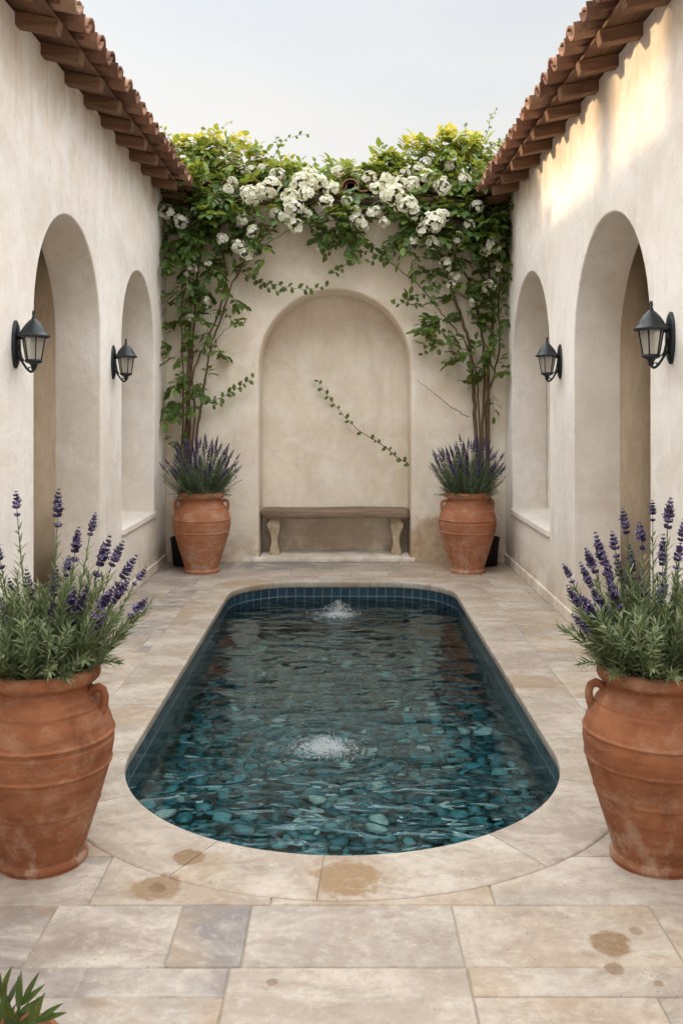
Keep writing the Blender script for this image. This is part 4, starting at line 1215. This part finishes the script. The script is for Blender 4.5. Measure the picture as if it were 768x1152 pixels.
SH(V2, [(470, 262), (440, 275), (425, 290), (412, 296)], 8.8, .34, lf=(.045, .07), step=.028)
SH(V2, [(490, 372), (480, 390), (474, 400)], W-.04, .36)
SH(V2, [(562, 300), (572, 318), (566, 345)], W-.05, .36, lf=(.04, .065))
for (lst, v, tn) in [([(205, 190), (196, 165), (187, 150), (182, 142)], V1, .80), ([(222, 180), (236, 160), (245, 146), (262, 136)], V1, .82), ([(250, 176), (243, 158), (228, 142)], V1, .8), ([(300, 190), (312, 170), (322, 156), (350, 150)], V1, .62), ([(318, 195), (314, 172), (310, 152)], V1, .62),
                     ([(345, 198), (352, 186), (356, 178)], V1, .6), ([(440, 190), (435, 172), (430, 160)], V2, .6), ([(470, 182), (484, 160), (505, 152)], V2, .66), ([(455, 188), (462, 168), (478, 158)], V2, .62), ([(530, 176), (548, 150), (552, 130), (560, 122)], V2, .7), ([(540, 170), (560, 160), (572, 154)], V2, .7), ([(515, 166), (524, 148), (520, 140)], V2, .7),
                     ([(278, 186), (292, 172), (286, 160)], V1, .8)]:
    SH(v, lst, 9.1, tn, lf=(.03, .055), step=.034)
V1.flowers([(187, 238, 8.62, 0, 1.25), (203, 249, 8.62, 0, 1.2), (224, 200, 8.85, 0, 1.1), (272, 247, 8.62, 0, 1.2), (284, 261, 8.60, 0, 1.1), (268, 277, 8.62, 0, 1.15), (278, 285, 8.60, 0, 1.1), (216, 302, 8.68, 0, .8), (234, 296, 8.66, 0, .55), (210, 308, 8.68, 0, .5),
            (282, 219, 8.62, 1, 1.05), (304, 210, 8.66, 1, 1.05), (293, 215, 8.62, 1, .8), (330, 232, 8.55, 1, 1.1), (322, 246, 8.55, 1, .8), (338, 205, 8.7, 1, 1.05), (357, 204, 8.72, 1, .95), (373, 212, 8.68, 1, .8), (332, 254, 8.55, 0, 1.2), (366, 226, 8.58, 0, 1.15), (344, 218, 8.58, 1, .85),
            (358, 281, 8.75, 0, .5), (214, 357, 8.72, 0, .7), (347, 196, 8.9, 1, .8), (312, 197, 8.9, 0, 1.2), (283, 192, 9.0, 0, 1.0), (246, 228, 8.62, 0, .7), (236, 182, 9.1, 0, .8), (325, 220, 8.56, 0, 1.2), (380, 192, 8.95, 0, 1.0), (262, 205, 8.75, 0, .9)])
V2.flowers([(401, 247, 8.6, 0, 1.2), (408, 254, 8.58, 0, 1.0), (441, 219, 8.58, 1, 1.15), (457, 231, 8.55, 1, 1.1), (464, 239, 8.55, 0, 1.2), (434, 203, 8.7, 1, .8), (487, 250, 8.52, 1, 1.1), (482, 199, 8.75, 1, .85), (498, 210, 8.62, 1, .85), (523, 203, 8.68, 0, 1.15), (487, 274, 8.6, 0, 1.2), (501, 297, 8.66, 0, 1.1),
            (507, 320, 8.72, 0, .7), (555, 276, 8.62, 0, 1.15), (549, 322, 8.7, 0, 1.15), (527, 253, 8.6, 0, .9), (432, 250, 8.6, 0, .9), (464, 207, 8.7, 1, .8), (515, 312, 8.7, 0, .7), (450, 205, 8.72, 0, 1.2), (424, 212, 8.66, 1, .75), (415, 200, 8.85, 0, 1.1), (498, 243, 8.55, 0, 1.2), (476, 258, 8.54, 0, 1.1), (505, 186, 8.95, 0, .9), (470, 190, 8.95, 0, 1.0), (545, 283, 8.64, 0, .8), (400, 236, 8.6, 0, .8), (508, 310, 8.7, 0, .6)])
V1.flowers([(250, 268, 8.62, 0, 1.0), (232, 338, 8.72, 0, .7), (198, 330, 8.72, 0, .6), (310, 240, 8.6, 0, 1.0), (256, 214, 8.66, 0, 1.1), (345, 240, 8.6, 0, .8), (226, 182, 9.0, 0, .9), (262, 178, 9.1, 0, .9), (296, 190, 9.0, 0, 1.0)])
V2.flowers([(536, 232, 8.62, 0, 1.1), (516, 268, 8.62, 0, 1.0), (465, 270, 8.62, 0, .9), (530, 340, 8.72, 0, .7), (560, 300, 8.68, 0, .8), (420, 238, 8.58, 0, 1.0), (540, 190, 9.0, 0, 1.0), (480, 182, 9.05, 0, .9), (455, 195, 8.95, 0, 1.0), (390, 226, 8.6, 0, .8)])
V1.done(); V2.done()
# loose shoot lying across the niche
nsb = at(459, 522, 9.2)
V3 = Vine('vine_shoot', nsb, 'single thin vine shoot with small leaves hanging across the arched niche', 'vine shoot', 53)
V3.shoot([at(461, 523, 9.16), at(446, 514, 9.22), at(429, 500, 9.28), at(406, 486, 9.32), at(380, 460, 9.36), at(366, 442, 9.38), at(358, 428, 9.39)], .42, r0=.006, step=.035, lf=(.03, .06), k=10, dens=.75)
V3.done()

# ------------------------------------------------------------------ leafy plant by the viewer's feet, in a low pot
fpy = 1.95; fx = px_x(8, fpy)
fo = Vector((fx, fpy, 0))
dish = empty('low_pot', fo); tag(dish, 'low terracotta pot on the paving holding the glossy green shrub', 'pot')
dm = MB(); dm.lathe([(0, 0), (.075, 0), (.08, .005), (.10, .12), (.112, .125), (.112, .145), (.10, .146), (.095, .12)], 32); dm.build('body', M['terra'], dish, smooth=True)
ds = MB(); ds.lathe([(.096, .122), (0, .126)], 20); ds.build('soil', M['soil'], dish, smooth=True)
gsb = fo + Vector((0, 0, .12)); gsr = empty('green_shrub', gsb); tag(gsr, 'small shrub of narrow glossy green leaves in the bottom corner beside the paving', 'shrub')
sm_, lv = MB(), MB(); q = random.Random(77)
for (tx, ty, dy) in [(24, 1132, 0), (2, 1118, .02), (40, 1150, -.05), (-30, 1120, .03), (-12, 1150, -.05)]:
    T = at(tx, ty, fpy+dy) - gsb; P = catmull([Vector((0, 0, 0)), Vector((T.x*.3, T.y*.4, T.z*.55)), T], 6)
    sm_.tube(P, [.0032*(1-.6*i/(len(P)-1)) for i in range(len(P))], 6)
    for i in range(4, len(P)-1, 2):
        for sg in (-1, 1):
            d = (P[i]-P[i-1]).normalized(); a = i*.9 + (0 if sg > 0 else PI) + q.uniform(-.3, .3); s1 = d.cross(Vector((0, 1, 0))).normalized(); s2 = d.cross(s1)
            ld_ = d*.9 + (s1*math.cos(a) + s2*math.sin(a))*.75
            lv.leaf(P[i], ld_, UP + Vector((0, -.8, 0)), q.uniform(.055, .08), q.uniform(.012, .016), q.uniform(.0, .3), q.uniform(.2, .9), shape=(.2, .7, 1, .85, .5, 0))
    for sg in (-1, 0, 1):
        d = (P[-1]-P[-2]).normalized(); lv.leaf(P[-1], d + Vector((sg*.55, q.uniform(-.3, .3), 0)), UP + Vector((0, -.8, 0)), q.uniform(.06, .085), .014, .12, q.uniform(.4, .9), shape=(.2, .7, 1, .85, .5, 0))
sm_.build('stems', M['stem'], gsr, smooth=True); lv.build('foliage', M['shrub_leaf'], gsr)
